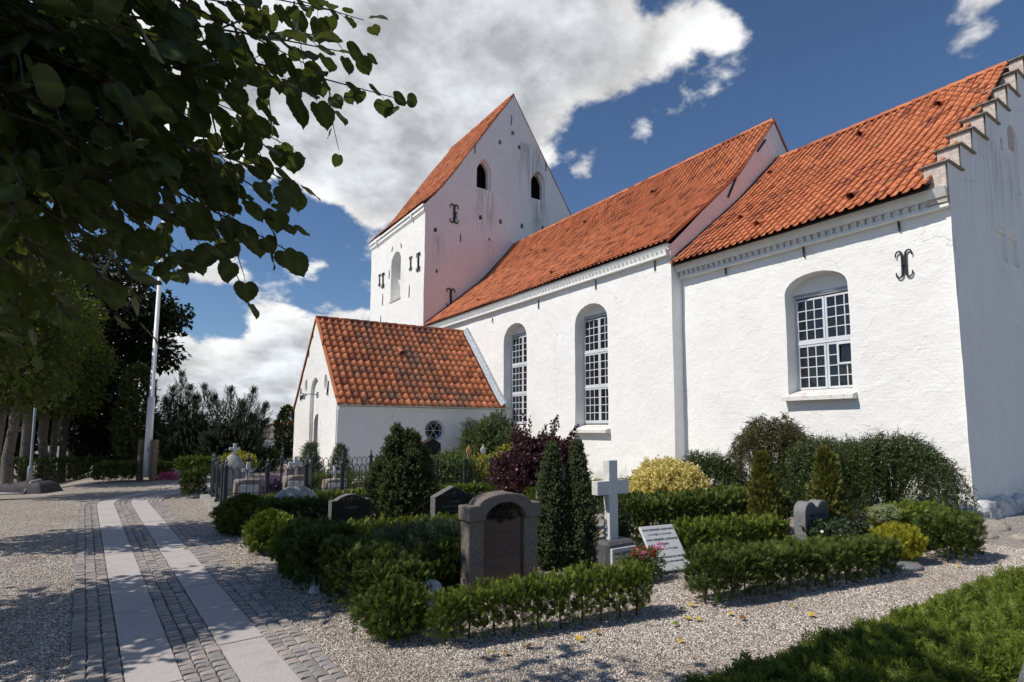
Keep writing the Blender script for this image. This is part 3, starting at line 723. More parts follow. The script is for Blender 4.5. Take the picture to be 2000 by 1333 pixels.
# tower
wt = MB()
sw = arch(30.05, 31.52, 9.2, 11.4, 12.05)
wall(wt, rect(TE, TW, -.2, 13.66), [(sw, 1.0, True)], lambda s, t: Vector((TX, s, t)), (1, 0, 0), .4, .02)
L, R_ = verge(P_TOWR, X_T)
gab = [(TX, -.2), (23.66, -.2), (23.66, 13.6)]+R_[::-1][1:]+L[:-1]+[(TX, 13.66)]
sq = lambda x, z, a=.11, b=.14: (rect(x-a, x+a, z-b, z+b), .22, True)
holes = [(arch(15.49, 16.45, 15.35, 16.5, 17.15, 10, True), .20, False), (arch(19.30, 20.38, 15.62, 16.75, 17.42, 10, True), .20, False),
         sq(15.78, 13.63), sq(17.13, 13.67), sq(18.65, 13.72), sq(12.97, 12.33, .10, .12), sq(17.06, 18.47), sq(18.45, 18.56), sq(17.97, 19.32), sq(13.07, 10.07, .07, .1), sq(16.37, 12.46, .07, .09), sq(20.2, 13.9), sq(14.2, 13.40, .08, .22)]
wall(wt, gab, holes, lambda s, t: Vector((s, TE, t)), (0, 1, 0), .4, .022)
for a0, a1, z0, zs, zt in ((15.49, 16.45, 15.35, 16.5, 17.15), (19.30, 20.38, 15.62, 16.75, 17.42)):
    wall(wt, rect(a0-.05, a1+.05, z0-.05, zt+.1), [(arch(a0+.10, a1-.10, z0+.03, zs-.05, zt-.12, 8, True), .25, False)], lambda s, t: Vector((s, TE+.20, t)), (0, 1, 0), .3, .004)
wt.add([(23.66, TE, -.2), (23.66, TW, -.2), (23.66, TW, 13.7), (23.66, TE, 13.7)], [(0, 1, 2, 3)])
wt.add([(TX, TW, -.2), (23.66, TW, -.2), (23.66, TW, 13.6), (X_T, TW, 21.5), (TX, TW, 13.6)], [(0, 1, 2, 3, 4)])
cpart(wt, 'tower_wall', 'whitewash_tower', smooth=True, fix=False)
vv = MB()
cpart(MB().box((15.2, TE+.9, 15.1), (20.8, TE+.95, 17.5)), 'bell_chamber_dark_sheet', 'black_void')  # added black sheet, stands in for the darkness inside the bell chamber
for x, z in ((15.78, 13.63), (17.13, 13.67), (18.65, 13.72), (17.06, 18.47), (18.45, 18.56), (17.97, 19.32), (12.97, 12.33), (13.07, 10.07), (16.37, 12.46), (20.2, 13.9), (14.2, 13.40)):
    cpart(MB().box((x-.13, TE+.19, z-.24), (x+.13, TE+.20, z+.24)), 'putlog_hole_dark', 'black_void')  # black plate paints the dark depth of the recess
sl = MB(); Mx = Matrix.Translation((TX+.22, 30.0, 9.25)) @ Matrix.Rotation(math.radians(-38), 4, 'X')
sl.box((0, 0, 0), (.32, .06, 1.5), Mx); cpart(sl, 'louver_board', 'limed_trim')
cpart(MB().box((TX-.05, 30.0, 9.10), (TX+.5, 31.6, 9.20)), 'sound_opening_sill', 'step_brick')
# --- cornices with dentils
def cornice(y0, y1, x, zt, nd, out=.30, zig=True):
    c = MB()
    c.add([(x-out, y0, zt), (x-out, y1, zt), (x-out+.09, y0, zt-.17), (x-out+.09, y1, zt-.17), (x+.1, y0, zt-.17), (x+.1, y1, zt-.17), (x+.1, y0, zt), (x+.1, y1, zt)], [(0,1,3,2),(2,3,5,4),(4,5,7,6),(6,7,1,0),(0,2,4,6),(1,7,5,3)])
    c.box((x-.17, y0+.002, zt-.36), (x+.1, y1-.002, zt-.295))
    c.box((x-.07, y0+.004, zt-.295), (x+.1, y1-.004, zt-.172))
    o = cpart(c, 'cornice', 'limed_trim')
    d = MB(); s = (y1-y0)/nd
    d.add([(-.15, -.42*s, 0), (-.05, .46*s, 0), (-.02, .46*s, -.118), (-.10, -.42*s, -.118), (.06, -.46*s, 0), (.06, .46*s, 0), (.06, .46*s, -.118), (.06, -.46*s, -.118)], [(0,1,2,3),(4,7,6,5),(0,4,5,1),(1,5,6,2),(2,6,7,3),(3,7,4,0)])
    me = d.mesh('dentil'); me.materials.append(MATS['limed_trim'])
    for i in range(nd):
        q = link('dentil', me, None, o); q.location = (x-.07, y0+s*(i+.5), zt-.174+random.uniform(-.003, .003)); q.rotation_euler.z = random.uniform(-.03, .10)
    return o
cornice(NE+.03, TE-.05, NX, 6.98, 94, .14)
cornice(CE+.03, NE-.02, CX, 6.33, 39, .33)
tc = MB(); tc.box((TX-.16, TE-.03, 13.50), (TX+.1, TW+.05, 13.62)); tc.box((TX-.09, TE-.02, 13.28), (TX+.1, TW+.04, 13.498)); tc.box((TX-.04, TE-.01, 13.2), (TX+.1, TW+.03, 13.278))
for y in (28.3, 33.7): tc.box((TX-.18, y, 13.22), (TX+.1, y+.12, 13.56))
cpart(tc, 'tower_cornice', 'limed_trim')
pc = MB(); pc.add([(5.90, 19.22+SHR(5.9), 2.40), (12.48, 19.22+SHR(12.48), 2.40), (12.48, 19.45, 2.40), (5.90, 19.6+SHR(5.9), 2.40), (5.90, 19.20+SHR(5.9), 2.52), (12.48, 19.20+SHR(12.48), 2.52), (12.48, 19.45, 2.52), (5.90, 19.6+SHR(5.9), 2.52)], [(3,2,1,0),(4,5,6,7),(0,1,5,4),(1,2,6,5),(2,3,7,6),(3,0,4,7)])
pc.add([(v[0]+.002, v[1]+.045, v[2]-.122) for v in pc.v], pc.f[:6]); cpart(pc, 'porch_cornice', 'limed_trim')
# --- roofs
def tile_mesh(name, wd, L, mat):
    th = .016; rows = []; A = .27*wd
    prof = [(-.07, .50), (.0, .84), (.10, 1.0), (.21, .86), (.32, .46), (.46, .14), (.64, .02), (.82, .04), (.97, .12)]; n = len(prof)-1
    for y, lift in ((0, .0), (L*1.12, .024)):
        rows.append([(t*wd, y, A*z+lift+(.006 if t < .3 else 0)) for t, z in prof])
    v = rows[0]+rows[1]+[(x, y, z-th) for x, y, z in rows[1]]; m = n+1
    f = [(i, i+m, i+m+1, i+1) for i in range(n)]+[(i+m, i+2*m, i+2*m+1, i+m+1) for i in range(n)]
    v += [(-.07*wd, 0, rows[0][0][2]-th)]; f.append((0, 3*m, 2*m, m))
    return v, f
TILES = []      # (roof index, matrix, projected area)
ROOFS = []
def area_px(P4):
    q = []
    for P in P4:
        d = P-Vector((0, 0, EYE)); z = d.dot(FW)
        if z < .1: return 0
        q.append((d.dot(RT)/z*1099, d.dot(UP)/z*1099))
    if all(abs(x) > 1000 for x, y in q) or all(not (-595 < y < 740) for x, y in q): return 0
    return abs(sum(q[i][0]*q[(i+1) % 4][1]-q[(i+1) % 4][0]*q[i][1] for i in range(4)))/2
def roof(name, place, prof, length, ncol, nrow, mat, under, sag=.02, ridge_len=.40, both=None):
    Lr = plen(prof); wd, L = length/ncol, Lr/nrow; ri = len(ROOFS)
    mb = MB(); ns = 24; nu = 20
    for pf in [place]+([both] if both else []):
        vs = []
        for i in range(nu+1):
            for j in range(ns+1):
                h, z = smooth_at(prof, Lr*j/ns); vs.append(pf(length*i/nu, h*.995, z-.075))
        mb.add(vs, [(i*(ns+1)+j, (i+1)*(ns+1)+j, (i+1)*(ns+1)+j+1, i*(ns+1)+j+1) for i in range(nu) for j in range(ns)])
    if under == 'n':   # far slope, plain sheet of the same clay
        pass
    o = cpart(mb, name, 'roof_board', fix=False)
    ROOFS.append((o, tile_mesh('tile', wd, L, mat), mat, wd))
    for c in range(ncol):
        for r in range(nrow):
            h, z = smooth_at(prof, L*r+.001); h2, z2 = smooth_at(prof, min(Lr+.06, L*(r+1)))
            u = wd*c; P = place(u, h, z); t = (place(u, h2, z2)-P).normalized(); a = (place(u+wd, h, z)-P).normalized()
            nn = a.cross(t)
            if nn.z < 0: P = place(u+wd, h, z); a = -a; nn = a.cross(t)
            a = (a - t*a.dot(t)).normalized(); nn = a.cross(t)
            sg = sag*noise.noise(P*.35)+.012*noise.noise(P*1.9)
            P = P+nn*(sg+random.uniform(-.004, .004)+.0)
            Mx = Matrix((a, t, nn)).transposed().to_4x4(); Mx.translation = P
            Mx = Mx @ Matrix.Rotation(random.gauss(0, .016), 4, 'Z')
            TILES.append((ri, Mx, area_px([P, P+a*wd, P+a*wd+t*L, P+t*L])))
    # ridge tiles
    n = int(length/ridge_len); rl = length/n
    rm = MB(); vs = []; K = 7
    for y, r in ((0, .088), (rl*1.08, .108)):
        for k in range(K): b = math.radians(-20+220*k/(K-1)); vs.append((math.cos(b)*r, y, math.sin(b)*r*.9))
    for k in range(K): x, y, z = vs[K+k]; vs.append((x*.86, y, z*.86))
    rm.add(vs, [(k, k+1, K+k+1, K+k) for k in range(K-1)]+[(K+k, K+k+1, 2*K+k+1, 2*K+k) for k in range(K-1)])
    me = rm.mesh('ridge_tile', True, False); me.materials.append(MATS[mat])
    for i in range(n):
        P = place(rl*i, 0, prof[0][1]+.02+random.uniform(-.008, .008)); Q = place(rl*(i+1), 0, prof[0][1]+.02)
        d = (Q-P).normalized(); x = d.cross(Vector((0, 0, 1))).normalized(); Mx = Matrix((x, d, x.cross(d))).transposed().to_4x4(); Mx.translation = P
        q = link('ridge_tile', me, None, o); q.matrix_local = Mx
    return o
mirror = lambda pf, xr: (lambda u, h, z: (lambda P: Vector((2*xr-P.x, P.y, P.z)))(pf(u, h, z)))
r_n = roof('nave_roof', pl_n, P_NAVE, TE-NE, 80, 27, 'clay_tile', '', .05, both=mirror(pl_n, X_N))
r_c = roof('chancel_roof', pl_c, P_CHAN, NE-CE-.27, 31, 25, 'clay_tile', '', .04, both=mirror(pl_c, X_C))
r_t = roof('tower_roof', pl_t, P_TOWR, TW-TE+.08, 38, 33, 'clay_tile', '', .06, both=mirror(pl_t, X_T))
r_p = roof('porch_roof', pl_p, P_PORC, 12.50-5.86, 25, 14, 'clay_tile_weathered', '', .02, both=pl_pw)
order = sorted(range(len(TILES)), key=lambda i: -TILES[i][2]); top = set(order[:300])
TME = []
for o, (v, f), mat, wd in ROOFS:
    mb = MB(); mb.add(v, f); me = mb.mesh('tile', True, False); me.materials.append(MATS[mat]); TME.append(me)
for ri, (o, (v, f), mat, wd) in enumerate(ROOFS):
    V = np.array(v); F = np.array(f); mats = [(i, T[1]) for i, T in enumerate(TILES) if T[0] == ri]
    for i, Mx in mats:
        if i in top: q = link('tile', TME[ri], None, o); q.matrix_local = Mx
    A = np.array([np.array(Mx) for i, Mx in mats if i not in top])
    if len(A):
        P = np.einsum('nij,vj->nvi', A[:, :3, :3], V)+A[:, None, :3, 3]
        Fs = (F[None]+(np.arange(len(A))*len(V))[:, None, None]).reshape(-1, 4)
        q = np_mesh('tile_field', P.reshape(-1, 3), Fs, mat, o, True, dict(rnd=np.repeat(RNG.random(len(A)), len(V)))); q['kind'] = 'stuff'
for o in (r_n, r_c, r_t, r_p):
    for ch in o.children: pass
def vent(o, place, prof, u, s, r=.085):
    h, z = smooth_at(prof, s); h2, z2 = smooth_at(prof, s+.2); P = place(u, h, z); d = (place(u, h2, z2)-P).normalized()
    P = P+Vector((0, 0, .05)); ax = (d*1.0+Vector((0, 0, .30))).normalized()
    mb = MB(); mb.tube([P-ax*.18, P+ax*.22], [r*1.05, r], 14, False); mb.tube([P+ax*.22, P+ax*.05], [r*.78, r*.78], 14, False)
    m2 = MB(); m2.tube([P+ax*.06, P+ax*.062], [r*.79, r*.79], 14); v = mb.build('vent_tile', 'clay_tile', o, True, False); m2.build('vent_hole_dark', 'black_void', o)  # black disc paints the dark inside of the tube
for u, s in ((6.6-.75, 1.35), (1.2, 1.2), (3.2, 1.0), (5.0, 5.2), (1.55, 6.6), (3.9, 6.4)): vent(r_c, pl_c, P_CHAN, u, s)
for u, s in ((4.5, 1.6), (8.7, 1.5), (12.5, 2.0), (6.0, 7.0), (11.5, 7.0)): vent(r_n, pl_n, P_NAVE, u, s)
vent(r_p, pl_p, P_PORC, 3.05, 1.75, .11)
# mortar fillet where roofs meet walls, lead flashing beside the porch roof
fl = MB()
for i in range(20):
    h, z = smooth_at(P_CHAN, plen(P_CHAN)*i/19); P = Vector((X_C-h, NE-.02, z))
    fl.v += [tuple(P+Vector((0, -.10, .02))), tuple(P+Vector((0, .03, .14)))]
fl.f += [(2*i, 2*i+1, 2*i+3, 2*i+2) for i in range(19)]
b = len(fl.v)
for i in range(20):
    h, z = smooth_at(P_NAVE, plen(P_NAVE)*i/19); P = Vector((X_N-h, TE-.02, z))
    fl.v += [tuple(P+Vector((0, -.10, .02))), tuple(P+Vector((0, .03, .16)))]
fl.f += [(b+2*i, b+2*i+1, b+2*i+3, b+2*i+2) for i in range(19)]
cpart(fl, 'mortar_fillet', 'mortar_dark', fix=False)
lf = MB()
for i in range(14):
    h, z = smooth_at(P_PORC, plen(P_PORC)*i/13); P = Vector((12.46, Y_P-h, z))
    lf.v += [tuple(P+Vector((-.16, -.03, .06))), tuple(P+Vector((0, -.08, .20))), tuple(P+Vector((.08, -.09, .22)))]
lf.f += [(3*i+k, 3*i+k+1, 3*i+k+4, 3*i+k+3) for i in range(13) for k in (0, 1)]
cpart(lf, 'lead_flashing', 'lead_flashing', fix=False)
# bargeboards of mortar at the verges
vg = MB()
for prof, xr, y in ((P_NAVE, X_N, NE-.035), (P_TOWR, X_T, TE-.035)):
    for sg in (-1, 1):
        b = len(vg.v)
        for i in range(24):
            h, z = smooth_at(prof, plen(prof)*i/23); vg.v += [(xr+sg*h, y, z+.05), (xr+sg*h, y, z-.04), (xr+sg*h, y+.09, z+.05)]
        vg.f += [(b+3*i+k, b+3*i+(k+1) % 3, b+3*i+3+(k+1) % 3, b+3*i+3+k) for i in range(23) for k in range(3)]
b = len(vg.v)
for sg in (-1, 1):
    b = len(vg.v)
    for i in range(24):
        h, z = smooth_at(P_PORC, plen(P_PORC)*i/23); yy = pm+sg*h; vg.v += [(5.83, yy, z+.05), (5.83, yy, z-.03), (5.93, yy, z+.05)]
    vg.f += [(b+3*i+k, b+3*i+(k+1) % 3, b+3*i+3+(k+1) % 3, b+3*i+3+k) for i in range(23) for k in range(3)]
cpart(vg, 'verge_edge', 'clay_tile', fix=False)
# --- windows
def window(x, y0, y1, z0, z1, tiers, reveal_top, casement=False, sillz=None):
    """timber window in the plane x; y0 east jamb, y1 west jamb; muntins in one frame, every pane an object"""
    fr = MB(); e = .055
    fr.bbox((x, y0, z0), (x+.07, y0+e, z1), .004); fr.bbox((x, y1-e, z0), (x+.07, y1, z1), .004); fr.bbox((x-.002, y0+e, z1-e), (x+.07, y1-e, z1), .004); fr.bbox((x-.002, y0+e, z0), (x+.07, y1-e, z0+e*.7), .004)
    ym = (y0+y1)/2; panes = []
    H = (z1-z0-e*1.7)/tiers
    for k in range(tiers):
        a, b = z0+e*.7+H*k, z0+e*.7+H*(k+1)
        if k: fr.bbox((x-.025, y0+e, a-.035), (x+.06, y1-e, a+.03), .006)
        for ya_, yb_ in ((y0+e+.008, ym-.006), (ym+.006, y1-e-.008)):
            za, zb = a+(.034 if k else .01), b-.042; sb = .048
            fr.bbox((x-.012, ya_, za), (x+.04, ya_+sb, zb), .004); fr.bbox((x-.012, yb_-sb, za), (x+.04, yb_, zb), .004)
            fr.bbox((x-.0105, ya_+sb, za), (x+.04, yb_-sb, za+sb*1.1), .004); fr.bbox((x-.0105, ya_+sb, zb-sb), (x+.04, yb_-sb, zb), .004)
            ga, gb, gz0, gz1 = ya_+sb, yb_-sb, za+sb*1.1, zb-sb; m = .011
            big = casement and k == 0 and ya_ < ym-.1
            for i in (1, 2):
                yy = ga+(gb-ga)*i/3
                if big:
                    if i == 2: fr.box((x-.006, yy-m, gz0+.0005), (x+.025, yy+m, gz1-.0005))
                    else: fr.box((x-.006, yy-m, gz0+.0005), (x+.025, yy+m, gz0+(gz1-gz0)/2))
                else: fr.box((x-.006, yy-m, gz0+.0005), (x+.025, yy+m, gz1-.0005))
            for j in (1, 2, 3):
                zz = gz0+(gz1-gz0)*j/4
                if big and j == 3: fr.box((x-.0045, ga+(gb-ga)*2/3, zz-m), (x+.0235, gb-.0005, zz+m))
                else: fr.box((x-.0045, ga+.0005, zz-m), (x+.0235, gb-.0005, zz+m))
            for i in range(3):
                for j in range(4):
                    if big and i < 2 and j > 1: continue
                    panes.append((ga+(gb-ga)*i/3, ga+(gb-ga)*(i+1)/3, gz0+(gz1-gz0)*j/4, gz0+(gz1-gz0)*(j+1)/4))
            if big:
                ca, cb, c0, c1 = ga-.02, ga+(gb-ga)*2/3, (gz0+gz1)/2, gz1+.02
                for q in (((x-.05, ca, c0), (x-.014, ca+.045, c1)), ((x-.05, cb-.045, c0), (x-.014, cb, c1)), ((x-.049, ca+.045, c0), (x-.014, cb-.045, c0+.045)), ((x-.049, ca+.045, c1-.045), (x-.014, cb-.045, c1))): fr.bbox(q[0], q[1], .004)
                panes.append((ca+.045, cb-.045, c0+.045, c1-.045))
    # plastered head above the frame
    o = cpart(fr, 'window', 'window_paint')
    for a, b, c, d in panes:
        pn = MB(); tl = random.uniform(-.006, .006); t2 = random.uniform(-.006, .006)
        pn.add([(x+.012+tl, a, c), (x+.012+t2, b, c), (x+.012-tl, b, d), (x+.012-t2, a, d)], [(0, 3, 2, 1)]); pn.build('pane', 'glass', o, fix=False)
    hd = MB(); hd.box((x-.03, y0-.04, z1+.003), (x+.3, y1+.04, reveal_top+.3)); cpart(hd, 'window_head', 'whitewash')
    hd = MB(); hd.box((x-.036, y0+.005, z1-.005), (x+.02, y1-.005, z1+.035)); hd.build('head_rail', 'lead_flashing', o)
    s = MB(); zs = sillz
    s.add([(x-.62, y0-.06, zs-.04), (x-.62, y1+.06, zs-.04), (x+.03, y1+.06, zs+.14), (x+.03, y0-.06, zs+.14), (x-.62, y0-.06, zs-.13), (x-.62, y1+.06, zs-.13), (x+.03, y1+.06, zs-.13), (x+.03, y0-.06, zs-.13)], [(0,1,2,3),(7,6,5,4),(4,5,1,0),(5,6,2,1),(6,7,3,2),(7,4,0,3)])
    s.build('sill', 'sill_brick', o); return o
m, t = new_mat('sill_brick'); p = pos(t); sx = t.n('ShaderNodeSeparateXYZ', None, i0=p)
cr = t.math('ABSOLUTE', t.math('SUBTRACT', t.math('FRACT', t.math('MULTIPLY', sx.outputs[1], 15)), .5))
c = t.mix(t.math('MULTIPLY', t.rng(t.noise(p, 9, 6, .7), .52, .66), .75), (.74, .73, .70), (.42, .20, .13)); c = t.mix(t.rng(t.noise(p, 15, 4), .6, .75), c, (.35, .33, .30))
finish(t, bsdf(t, c, .9, t.bump(t.math('MULTIPLY', t.rng(cr, .42, .5), -1.0), .004))); MATS['sill_brick'] = m
window(NX+.40, 17.73, 19.42, 1.84, 5.50, 3, 5.75, sillz=1.66)
window(NX+.40, 13.22, 14.88, 1.84, 5.52, 3, 5.7, sillz=1.66)
window(CX+.40, 6.02, 7.52, 2.56, 4.90, 2, 5.2, True, sillz=2.46)
rw = MB(); N_ = 28; yy = 19.30+SHR(9.52)+.13
for r0, r1 in ((.36, .41),):
    for k in range(N_):
        a, b = 2*math.pi*k/N_, 2*math.pi*(k+1)/N_; q = [(9.52+r*math.cos(t_), 1.58+r*math.sin(t_)) for r, t_ in ((r0, a), (r1, a), (r1, b), (r0, b))]
        rw.prism(q, lambda s_, t_: Vector((s_, yy-.02, t_)), lambda s_, t_: Vector((s_, yy+.03, t_)))
for k in range(6):
    a = math.pi/3*k; rw.tube([(9.52, yy, 1.58), (9.52+.36*math.cos(a), yy, 1.58+.36*math.sin(a))], .009, 6)
for k in range(12):
    a = math.pi/6*(k+.5); rw.tube([(9.52+(.305+.055*math.cos(b))*math.cos(a)-.055*math.sin(b)*math.sin(a), yy, 1.58+(.305+.055*math.cos(b))*math.sin(a)+.055*math.sin(b)*math.cos(a)) for b in [2*math.pi*i/9 for i in range(10)]], .007, 5)
rwo = cpart(rw, 'round_window', 'window_paint')
pn = MB()
for k in range(6):
    a, b = math.pi/3*k, math.pi/3*(k+1); pn = MB()
    pn.add([(9.52, yy+.012, 1.58)]+[(9.52+.37*math.cos(a+(b-a)*i/5), yy+.012, 1.58+.37*math.sin(a+(b-a)*i/5)) for i in range(6)], [(0, i+1, i+2) for i in range(5)]); pn.build('pane', 'glass', rwo, fix=False)
# --- wrought iron
def slit(P, L, ax, tilt=0.0, r=.022):
    """vertical iron bar of a wall tie; ax: outward direction"""
    ax = Vector(ax); P = Vector(P)+ax*.03; side = Vector((0, 0, 1)).cross(ax); d = (Vector((0, 0, 1))+side*tilt).normalized()
    mb = MB(); mb.tube([P+d*L/2, P+d*L*.1, P-d*L*.4+ax*.015, P-d*L/2], [r*.6, r, r, r*.5], 6); cpart(mb, 'wall_tie', 'black_iron')
def fleur(P, s, ax, g0=.03):
    """double-hooked anchor: two C strokes back to back"""
    ax = Vector(ax); P = Vector(P)+ax*.04; side = Vector((0, 0, 1)).cross(ax); mb = MB(); up = Vector((0, 0, 1))
    for sg in (-1, 1):
        for up_ in (-1, 1):
            pts = [P+side*sg*g0*s, P+side*sg*g0*s+up*up_*.35*s, P+side*sg*(g0+.01)*s+up*up_*.58*s]
            for k in range(9):
                th = math.radians(180-25*k); pts.append(P+side*sg*(g0+.21+.20*math.cos(th))*s+up*up_*(.66+.30*math.sin(th))*s)
            mb.tube(pts, [.080*s]*3+[.075*s*(1-.055*k) for k in range(9)], 7)
    mb.lathe([(.0, -.06), (.14, -.02), (.14, .04), (0, .08)], 8, (0, 0, 0)) if False else None
    mb.tube([P+up*.12*s, P-up*.12*s], (g0+.075)*s, 8); cpart(mb, 'wall_anchor', 'black_iron')
for y, z, L in ((20.26, 6.29, .22), (16.94, 6.36, .36), (13.74, 6.45, .36), (11.17, 6.50, .40)): slit((NX, y, z), L, (-1, 0, 0))
for y, z, L in ((9.10, 5.93, .32), (6.98, 5.90, .38), (4.97, 5.88, .26)): slit((CX, y, z), L, (-1, 0, 0), -.06)
fleur((CX, 4.92, 5.05), .29, (-1, 0, 0), .10)
for x, z, s in ((14.07, 13.45, .55), (13.92, 8.70, .55)): fleur((x, TE, z), s, (0, -1, 0))
for y, z, s in ((33.35, 10.9, .38), (32.75, 10.75, .48), (28.57, 10.79, .40), (27.55, 10.62, .52)): fleur((TX, y, z), s, (-1, 0, 0))
for y, z, L, t_ in ((32.75, 9.55, .75, 0), (28.7, 9.25, .75, 0), (31.35, 12.35, .3, .4), (30.0, 12.2, .35, -.35), (33.0, 8.3, .6, 0), (31.75, 10.9, .55, 0)): slit((TX, y, z), L, (-1, 0, 0), t_)
for x, z, L, t_ in ((17.85, 20.1, .7, .06), (15.35, 17.6, .7, 0), (20.42, 17.9, .7, 0), (14.48, 12.18, .5, 0)): slit((x, TE, z), L, (0, -1, 0), t_)
for P0, P1 in (((17.0, 11.0), (17.5, 11.55)), ((15.3, 9.0), (15.75, 9.75))):
    cpart(MB().tube([(P0[0], NE-.03, P0[1]), (P1[0], NE-.03, P1[1])], .035, 6), 'wall_tie', 'black_iron')
cpart(MB().tube([(19.0, NE-.03, 11.35), (19.3, NE-.03, 10.95)], .035, 6), 'wall_tie', 'black_iron')
for y, z, L, t_ in ((24.99, 3.08, .55, -.12), (20.95, 3.12, .55, .14), (21.75, 4.9, .3, .3), (23.95, 4.75, .3, 0)): slit((5.89, y, z), L, (-1, 0, 0), t_, .028)
lm = MB(); lm.tube([(5.88, 22.35, 2.95), (5.60, 22.42, 2.97), (5.42, 22.48, 2.96)], .018, 8)
lm.box((5.84, 22.27, 2.82), (5.885, 22.43, 3.05))
lo = cpart(lm, 'wall_lamp', 'zinc')
ls = MB(); ls.lathe([(.03, .10), (.06, .08), (.14, .02), (.15, .0), (.13, -.015), (.09, -.02), (.09, -.14), (.0, -.15)], 16, (5.36, 22.50, 2.90)); ls.build('lamp_shade', 'zinc', lo, True)
plain('stained_lime', (.55, .54, .52), .95, var=.3, scale=6, bump=.02)
# field stones under the walls
for i, (x, y, sx_, sy_, sz_) in enumerate(((13.3, 4.06, .50, .24, .30), (14.2, 4.08, .62, .22, .34), (15.3, 4.08, .66, .22, .28), (16.5, 4.08, .7, .22, .3), (12.98, 4.9, .22, .6, .22), (12.98, 6.1, .2, .7, .2), (12.98, 7.4, .2, .7, .2), (12.98, 8.8, .2, .7, .2))):
    import bmesh
    bm = bmesh.new(); bmesh.ops.create_icosphere(bm, subdivisions=4, radius=1)
    for v in bm.verts:
        d = v.co.normalized(); q = Vector([math.copysign(abs(c_)**.7, c_) for c_ in d])
        v.co = Vector((q.x*sx_, q.y*sy_, q.z*sz_))*(1+.30*noise.noise(d*1.7+Vector((i*5, 0, 0)))+.12*noise.noise(d*5+Vector((0, i*3, 0)))+.04*noise.noise(d*15))+Vector((x, y, .04))
    me = bpy.data.meshes.new('foundation_stone'); bm.to_mesh(me); bm.free(); me.polygons.foreach_set('use_smooth', [True]*len(me.polygons))
    o = link('foundation_stone', me, 'stained_lime', church); o.matrix_parent_inverse = Matrix.Translation((-12.5, -15, 0))
granite('field_granite', (.34, .30, .25), (.44, .39, .33), (.24, .20, .17), .95, 70, .012)
# ------------------------------------------------------------------ gravestones and other made things
def text_mesh(body, size, extrude=.002, spacing=1.0):
    cu = bpy.data.curves.new('inscription', 'FONT'); cu.body = body; cu.size = size; cu.extrude = extrude; cu.align_x = 'CENTER'; cu.align_y = 'CENTER'; cu.space_character = spacing; cu.resolution_u = 2
    o = bpy.data.objects.new('inscription', cu); COL.objects.link(o); bpy.context.view_layer.update()
    me = bpy.data.meshes.new_from_object(o.evaluated_get(bpy.context.evaluated_depsgraph_get())); bpy.data.objects.remove(o); bpy.data.curves.remove(cu); return me
def inscribe(parent, lines, mat, Mx):
    """lines: (text, size, height above base); Mx maps text x,y to the stone's face"""
    for body, size, x, y in lines:
        me = text_mesh(body, size); me.materials.clear(); me.materials.append(MATS[mat]); o = link('inscription', me, None, parent)
        o.matrix_local = Mx @ Matrix.Translation((x, y, 0))
FACE = lambda d: Matrix(((1, 0, 0, 0), (0, 0, -1, -d), (0, 1, 0, 0), (0, 0, 0, 1)))   # text on the stone's front (local -y) at distance d
# All stones face east-south-east, towards the camera side: local -y is the front.
def round_top(w2, h0, h1, sh=0.0, n=14):
    """outline with shoulders and a segmental top"""
    pts = [(-w2, 0), (w2, 0), (w2, h0)]
    a = w2-sh
    if sh: pts.append((a, h0))
    for i in range(1, n): t = -1+2*i/n; pts.append((-a*t, h0+(h1-h0)*math.sqrt(max(0, 1-t*t)))) if False else pts.append((-a*t, h0+(h1-h0)*(1-t*t)))
    if sh: pts.append((-a, h0))
    pts.append((-w2, h0)); return pts
def plate(mb, outl, y0, y1): mb.prism(outl, lambda s, t: Vector((s, y0, t)), lambda s, t: Vector((s, y1, t))); return mb
# big brown granite stone
g = thing('gravestone', (3.13, 4.88, 0), 'large brown granite gravestone with arched cap and dark polished panel behind the front hedge', 'gravestone', rz=math.radians(-1))
def archcap(w2, zs, zt, th, zin, rin):
    out = [(-w2, zs), (-w2, zs+th*.95), (-w2+.12, zs+th*.95)]
    for i in range(13): a = math.pi*(1-i/12); out.append((math.cos(a)*(w2-.12), zs+th*.95+math.sin(a)*(zt-zs-th*.95)))
    out += [(w2, zs+th*.95), (w2, zs)]
    for i in range(13): a = math.pi*i/12; out.append((math.cos(a)*rin, zs+math.sin(a)*zin))
    return out
mb = MB(); mb.bbox((-.405, -.08, 0), (-.235, .09, .755), .008); mb.bbox((.235, -.08, 0), (.405, .09, .755), .008); mb.box((-.236, .0, 0), (.236, .085, .95)); mb.build('body', 'granite_brown', g)
mb = MB(); plate(mb, archcap(.425, .757, 1.01, .15, .165, .237), -.115, .115); o = mb.build('cap', 'granite_brown', g)
bv = o.modifiers.new('bevel', 'BEVEL'); bv.width = .012; bv.segments = 2; bv.limit_method = 'ANGLE'
MB().box((-.234, -.045, .05), (.234, .002, .757)).build('panel', 'granite_panel', g)
tb = MB(); plate(tb, [(math.cos(math.pi*i/12)*.234, .758+math.sin(math.pi*i/12)*.16) for i in range(13)], -.02, .003); tb.build('arch_panel', 'granite_panel', g)
inscribe(g, [('GAARDEJER', .040, 0, .655), ('P. L. LADEGAARD', .050, 0, .575), ('TRELDE', .036, 0, .500), ('1881 — 1936', .036, 0, .425), ('KAREN LADEGAARD', .047, 0, .345), ('F. BJERRISGAARD', .042, 0, .27), ('18     —  19', .036, 0, .20)], 'letter_faint', FACE(.0465))
P, N, t_ = blob(150, (0, -.045, .81), (.16, .035, .055), .6, .3, 3); scatter('bronze_roses', BROAD, P, frames(N, spread=.5), .05, 'bronze', g)
